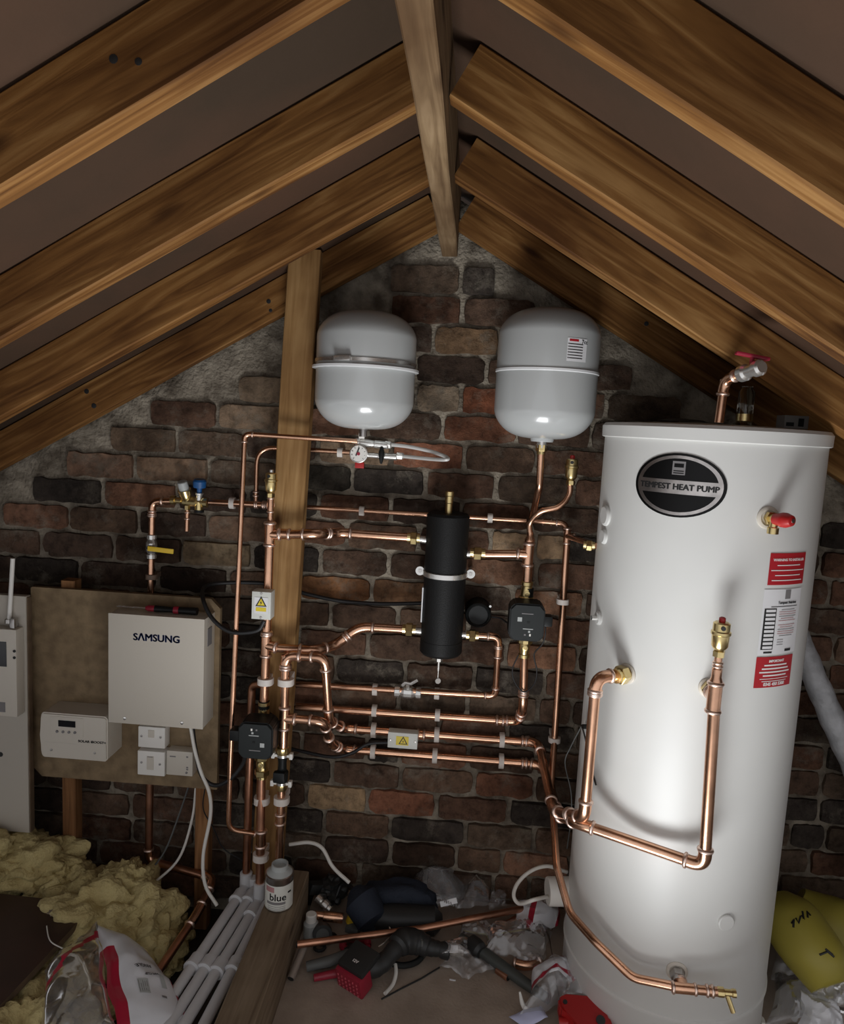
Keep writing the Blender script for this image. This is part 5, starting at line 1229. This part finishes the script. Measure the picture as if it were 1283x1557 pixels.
bm = B(); box(bm, fl(536, 1398, .03), (.035, .02, .03), .004, Matrix.Rotation(.5, 4, 'Z')@Matrix.Rotation(.4, 4, 'Y')); tag(obj('yellow_wedge', bm, yellow_lever), 'small yellow plastic piece beside the navy bag', 'plastic')
bm = B(); box(bm, fl(537, 1412, .015), (.045, .03, .02), .003, Matrix.Rotation(-.3, 4, 'Z')); tag(obj('grey_block', bm, tool_grey), 'small grey block below the yellow plastic piece', 'plastic')
bm = B(); c = fl(540, 1436, .022); tube(bm, [c+Vector((math.cos(k/18*2*math.pi)*.038, math.sin(k/18*2*math.pi)*.03, .004*math.sin(k))) for k in range(19)], .012, 10, caps=False); tag(obj('hose_coil', bm, red_dark), 'small dark red coil under the long copper pipe', 'hose')
bm = B(); tube(bm, spline([fl(592, 1410, .06), fl(596, 1420, .055), fl(586, 1432, .05), fl(575, 1440, .045)], 6), .003, 8); tag(obj('wire_ring', bm, chrome), 'thin bright wire hook over the long copper pipe', 'wire')
bm = B(); tube(bm, spline([fl(601, 1466, .03), fl(602, 1480, .02), fl(597, 1497, .008), fl(585, 1511, .006)], 6), .0055, 10); tag(obj('cable_offcut', bm, cable_white), 'short white cable offcut beside the saw', 'cable')
bm = B(); tube(bm, [fl(580, 1519, .003), fl(612, 1502, .003), fl(640, 1488, .004), fl(668, 1471, .006)], .0024, 8); tag(obj('thin_rod', bm, ink_black), 'thin black rod lying in front of the saw', 'rod')
t = thing('pipe_bender', 'dark grey bar tool lying in front of the clear pouch', 'tool')
bm = B(); tube(bm, [fl(700, 1426, .03), fl(740, 1452, .025), fl(800, 1496, .018), fl(835, 1520, .014)], [.016, .018, .016, .013], 12); obj('bar', bm, mat('bar_grey', (.055, .06, .055), .5), t)
bm = B(); lathe(bm, [(.022, -.02), (.026, 0), (.026, .02), (.018, .03)], fl(722, 1438, .035), (.6, -.7, -.1), 16); obj('head', bm, tool_dark, t)
t = thing('copper_offcut', 'short copper stub beside the dark bar tool', 'pipe', 'loose copper offcuts'); a = fl(756, 1474, .012); b = fl(773, 1486, .012)
pipe(t, [a, b], .012, copper_dull); bm = B(); lathe(bm, [(.010, -.001), (.010, .001)], b, b-a, 14); obj('bore', bm, ink_black, t)
t = thing('copper_elbow', 'loose copper elbow near the red banded packet', 'fitting'); a = fl(785, 1465, .012); b = fl(803, 1470, .014); c = fl(816, 1462, .016)
elbow(t, b, a, c, .013)
bm = B(); tube(bm, spline([fl(705, 1415, .02), fl(735, 1420, .012), fl(775, 1417, .01), (fl(800, 1412, .015))], 6), .003, 8); tag(obj('earth_wire', bm, mat('wire_yellow', (.30, .26, .06), .5)), 'thin yellow-green wire behind the clear bag', 'wire')
t = thing('copper_offcut', 'copper offcut half under the white and red packet', 'pipe', 'loose copper offcuts'); pipe(t, [fl(745, 1420, .02), fl(795, 1392, .04)], .012, copper_dull)
t = thing('steel_ball', 'round dark steel fitting below the long copper pipe', 'fitting'); bm = B(); lathe(bm, [(.012, -.014), (.018, -.01), (.019, 0), (.018, .01), (.010, .012), (.009, .004)], fl(710, 1402, .03), (.3, -1, .4), 18); obj('body', bm, steel, t)

def bag(label, quad, h, amp, freq, seed, ms, mfun=None, n=26, nm='plastic_bag'):
    bm = B(); crumple(bm, quad, h, amp*1.25, freq*1.3, seed, n, mfun=mfun); return tag(obj(nm, bm, ms, smooth=.35), label, 'bag', 'plastic packets on the floor')
bag('puffed clear bag with barcode lying against the brick wall', [fl(618, 1385, .03), fl(705, 1378, .03), fl(708, 1330, .02), fl(622, 1338, .02)], .085, .008, 9, 1, [film_grey])
bag('flatter clear bag right of the barcode bag', [fl(690, 1388, .03), fl(742, 1380, .03), fl(752, 1335, .04), fl(698, 1340, .03)], .045, .010, 10, 7, [film_grey])
bm = B(); box(bm, fl(682, 1372, .10), (.055, .004, .016), 0, Matrix.Rotation(-.35, 4, 'Y')@Matrix.Rotation(-.5, 4, 'X')); t = tag(obj('barcode_slip', bm, paper, smooth=0), 'small white barcode slip on the clear bag', 'paper')
for k in range(7):
    bm = B(); box(bm, fl(682, 1372, .10)+Vector((-.022+.0075*k, -.0035, .0015+.0027*(-3+k)*-1)), (.0022+.001*(k % 3), .002, .010), 0, Matrix.Rotation(-.35, 4, 'Y')@Matrix.Rotation(-.5, 4, 'X')); obj('print', bm, ink_grey, t, smooth=0)
bag('crumpled clear bag left of the cylinder base', [fl(735, 1462, .015), fl(822, 1470, .015), fl(838, 1418, .03), fl(742, 1412, .02)], .05, .014, 16, 4, [film])
bag('small clear pouch in front of the dark bar tool', [fl(668, 1470, .006), fl(712, 1492, .006), fl(755, 1472, .006), fl(700, 1440, .02)], .015, .008, 18, 9, [film])
bag('white and red packet below the immersion heater cover', [fl(776, 1416, .02), fl(850, 1412, .03), fl(848, 1372, .06), fl(792, 1376, .05)], .035, .012, 14, 3, [bag_white, bag_red], lambda u, v: 1 if .30 < u < .42 or u > .93 else 0)
bag('white and red packet beside the red tool, bottom centre', [fl(792, 1545, .01), fl(868, 1530, .02), fl(872, 1468, .07), fl(812, 1470, .05)], .06, .012, 13, 12, [bag_white, bag_red, film], lambda u, v: 1 if .50 < v < .60 or (v > .93) else (2 if v < .42 else 0))
bag('clear crumpled bag against the cylinder foot', [fl(850, 1530, .03), fl(930, 1540, .03), fl(940, 1500, .05), fl(862, 1480, .06)], .04, .013, 15, 15, [film])
bm = B(); crumple(bm, [fl(772, 1548, .006), fl(800, 1566, .006), fl(833, 1548, .02), fl(822, 1530, .004)], .012, .004, 14, 6, 16); tag(obj('paper_curl', bm, mat('paper_blue', (.55, .58, .80), .6)), 'curled bluish white paper at the bottom centre', 'paper')
bm = B(); tube(bm, spline([fl(790, 1508, .05), fl(795, 1528, .02), fl(806, 1541, .012), fl(820, 1548, .01)], 6), [.003+.004*math.sin(math.pi*i/18) for i in range(19)], 8); tag(obj('plastic_strip', bm, white_plastic), 'thin white plastic strip behind the paper curl', 'plastic')
# red tool
t = thing('red_tool', 'bright red plastic tool at the foot of the cylinder', 'tool')
bm = B(); pts = [fl(848, 1516, .075), fl(858, 1508, .085), fl(900, 1512, .085), fl(925, 1540, .08), fl(940, 1575, .075), fl(890, 1575, .075), fl(872, 1545, .075), fl(852, 1530, .075)]
prism(bm, pts, (0, 0, -.045)); bmesh.ops.bevel(bm, geom=bm.edges[:], offset=.006, segments=2, affect='EDGES'); obj('body', bm, red_plastic, t)
bm = B(); tube(bm, [fl(850, 1556, .035), fl(868, 1556, .04), fl(880, 1575, .04)], .016, 12); obj('handle', bm, red_plastic, t)
bm = B(); lathe(bm, [(.006, -.002), (.006, .004)], fl(859, 1524, .077), (0, -.5, .9), 12); obj('pin', bm, ink_black, t)
bm = B(); lathe(bm, [(.012, -.002), (.012, .004)], fl(913, 1552, .079), (0, -.5, .9), 14); obj('pin', bm, tool_dark, t)
t = thing('copper_offcut', 'copper tube end beside the red tool', 'pipe', 'loose copper offcuts'); pipe(t, [fl(905, 1528, .06), fl(960, 1575, .04)], .011, mat('tube_tan', (.40, .30, .24), .5, .5))
# ---- right of the cylinder
t = thing('foil_duct', 'silver lagged duct slanting down behind the cylinder', 'duct'); a = at(1205, 955, 2.17); b = at(1330, 1240, 2.15); b = a+(b-a)*((a.z-.04)/(a.z-b.z))
bm = B(); n_ = 40; pts = [a.lerp(b, k/n_) for k in range(n_+1)]; tube(bm, pts, [.036+.0018*math.sin(k*1.9)+.001*math.sin(k*.7) for k in range(n_+1)], 22); obj('lagging', bm, foil, t)
bm = B(); lathe(bm, [(.018, -.03), (.018, .02)], a, a-b, 16); obj('pipe_end', bm, steel, t)
def sack(label, pts, rs, seed, writing):
    t = thing('yellow_sack', label, 'sack', 'yellow sacks right of the cylinder'); bm = B(); sp = spline(pts, 8); n = len(sp)
    rr_ = [rs[0]+(rs[1]-rs[0])*math.sin(math.pi*(.08+.84*i/(n-1))) for i in range(n)]
    tube(bm, sp, rr_, 28)
    for v in bm.verts: v.co += Vector((noise.noise(v.co*9+Vector((seed, 0, 0))), noise.noise(v.co*9+Vector((0, seed, 0))), noise.noise(v.co*9+Vector((0, 0, seed)))))*.012
    o = obj('bag', bm, yellow_bag, t, smooth=1.0)
    bv = BVHTree.FromPolygons([v.co[:] for v in o.data.vertices], [p_.vertices[:] for p_ in o.data.polygons])
    for stroke in writing:
        pp_ = []
        for px, py in stroke:
            d = ray(px, py).normalized(); h = bv.ray_cast(CAM, d)
            if h[0]: pp_.append(h[0]-d*.0015)
        if len(pp_) > 1:
            bm = B(); tube(bm, pp_, .0028, 6); obj('writing', bm, ink_black, o)
    return t
sack('nearer yellow sack with black handwriting beside the cylinder', [at(1182, 1372, 2.05), at(1205, 1405, 1.98), at(1240, 1455, 1.9), at(1262, 1500, 1.85)], (.04, .085), 2, [[(1203, 1404), (1207, 1398), (1206, 1410)], [(1210, 1396), (1214, 1404), (1217, 1393)], [(1219, 1392), (1222, 1398), (1220, 1386)], [(1228, 1395), (1227, 1386), (1232, 1392)], [(1246, 1452), (1258, 1447), (1268, 1455)], [(1255, 1443), (1266, 1452)]])
sack('farther yellow sack lying behind against the wall', [at(1210, 1375, 2.14), at(1255, 1405, 2.10), at(1310, 1440, 2.05), at(1350, 1470, 2.0)], (.045, .095), 9, [[(1229, 1384), (1236, 1379), (1241, 1387)]])
bag('clear bag in the dark gap right of the cylinder', [fl(1172, 1490, .03), fl(1240, 1500, .03), fl(1262, 1448, .10), fl(1185, 1420, .10)], .03, .010, 12, 22, [film])
bag('clear bag with white paper at the bottom right corner', [fl(1165, 1555, .02), fl(1300, 1575, .02), fl(1300, 1490, .12), fl(1180, 1490, .06)], .06, .016, 12, 25, [film_grey])
bag('crumpled white packet at the bottom right corner', [fl(1205, 1575, .03), fl(1275, 1575, .04), fl(1278, 1525, .10), fl(1222, 1512, .09)], .04, .014, 14, 28, [bag_white])
bag('bluish clear bag over the near yellow sack', [fl(1240, 1520, .10), fl(1310, 1540, .10), fl(1310, 1440, .22), fl(1245, 1450, .18)], .02, .012, 12, 31, [film_grey])
bm = B(); tube(bm, spline([fl(1142, 1554, .02), fl(1148, 1546, .02), fl(1158, 1549, .02), fl(1161, 1558, .02)], 6), .006, 8); tag(obj('plastic_hook', bm, white_plastic), 'small white plastic hook at the cylinder foot, right side', 'plastic')

# smaller litter between the tools
bag('thin clear sleeve lying over the saw nose', [fl(672, 1452, .05), fl(712, 1450, .05), fl(708, 1428, .06), fl(676, 1430, .06)], .012, .006, 20, 41, [film])
bag('scrap of clear film near the long copper pipe end', [fl(742, 1385, .03), fl(772, 1380, .03), fl(766, 1356, .05), fl(744, 1360, .05)], .02, .010, 20, 43, [film])
bag('grey film scrap behind the dark bar tool', [fl(700, 1425, .02), fl(745, 1428, .02), fl(742, 1405, .03), fl(704, 1402, .03)], .012, .007, 18, 47, [film_grey])
bag('clear film trailing over the packet by the cylinder', [fl(838, 1505, .05), fl(880, 1500, .06), fl(868, 1462, .09), fl(836, 1458, .07)], .02, .010, 18, 51, [film])
bm = B(); box(bm, fl(686, 1443, .062), (.040, .022, .002), 0, Matrix.Rotation(.15, 4, 'Z')@Matrix.Rotation(.3, 4, 'X')); tag(obj('card_insert', bm, paper, smooth=0), 'small white card in the clear sleeve at the saw nose', 'card')
bm = B(); box(bm, fl(688, 1490, .002), (.018, .004, .002), 0, Matrix.Rotation(-.1, 4, 'Z')); tag(obj('plastic_sliver', bm, paper, smooth=0), 'tiny white sliver on the bare floor board', 'plastic')
bm = B(); box(bm, fl(480, 1350, .07), (.05, .03, .035), .004, Matrix.Rotation(.6, 4, 'Z')@Matrix.Rotation(.3, 4, 'Y')); tag(obj('blade_case', bm, tool_dark), 'dark plastic case tucked in the corner by the joist', 'case')
for k, (px, py, z, lab) in enumerate(((486, 1440, .012, 'small black rubber ring under the long copper pipe'), (503, 1425, .012, 'second black ring beside the dark red coil'))):
    bm = B(); c = fl(px, py, z); tube(bm, [c+Vector((math.cos(a*.5236)*.016, math.sin(a*.5236)*.016, 0)) for a in range(13)], .005, 8, caps=False); tag(obj('rubber_ring', bm, black_rubber), lab, 'ring', 'rubber rings')

# ------------------------------------------------------------------ origins: each thing's base
bpy.context.view_layer.update()
def descend(o):
    for c in o.children:
        yield c; yield from descend(c)
for o in [o for o in col.objects if o.parent is None and o.type in ('MESH', 'EMPTY') and o.get('kind') != 'structure']:
    if o.matrix_world != Matrix.Identity(4): continue
    ms = [x for x in [o, *descend(o)] if x.type == 'MESH']
    if not ms or any(x.data.users > 1 for x in ms) or any(x.matrix_local != Matrix.Identity(4) for x in ms): continue
    vsx = [v.co for x in ms for v in x.data.vertices]
    lo_ = [min(v[i] for v in vsx) for i in range(3)]; hi_ = [max(v[i] for v in vsx) for i in range(3)]
    base = Vector(((lo_[0]+hi_[0])/2, (lo_[1]+hi_[1])/2, lo_[2]))
    for x in ms: x.data.transform(Matrix.Translation(-base))
    o.location = base
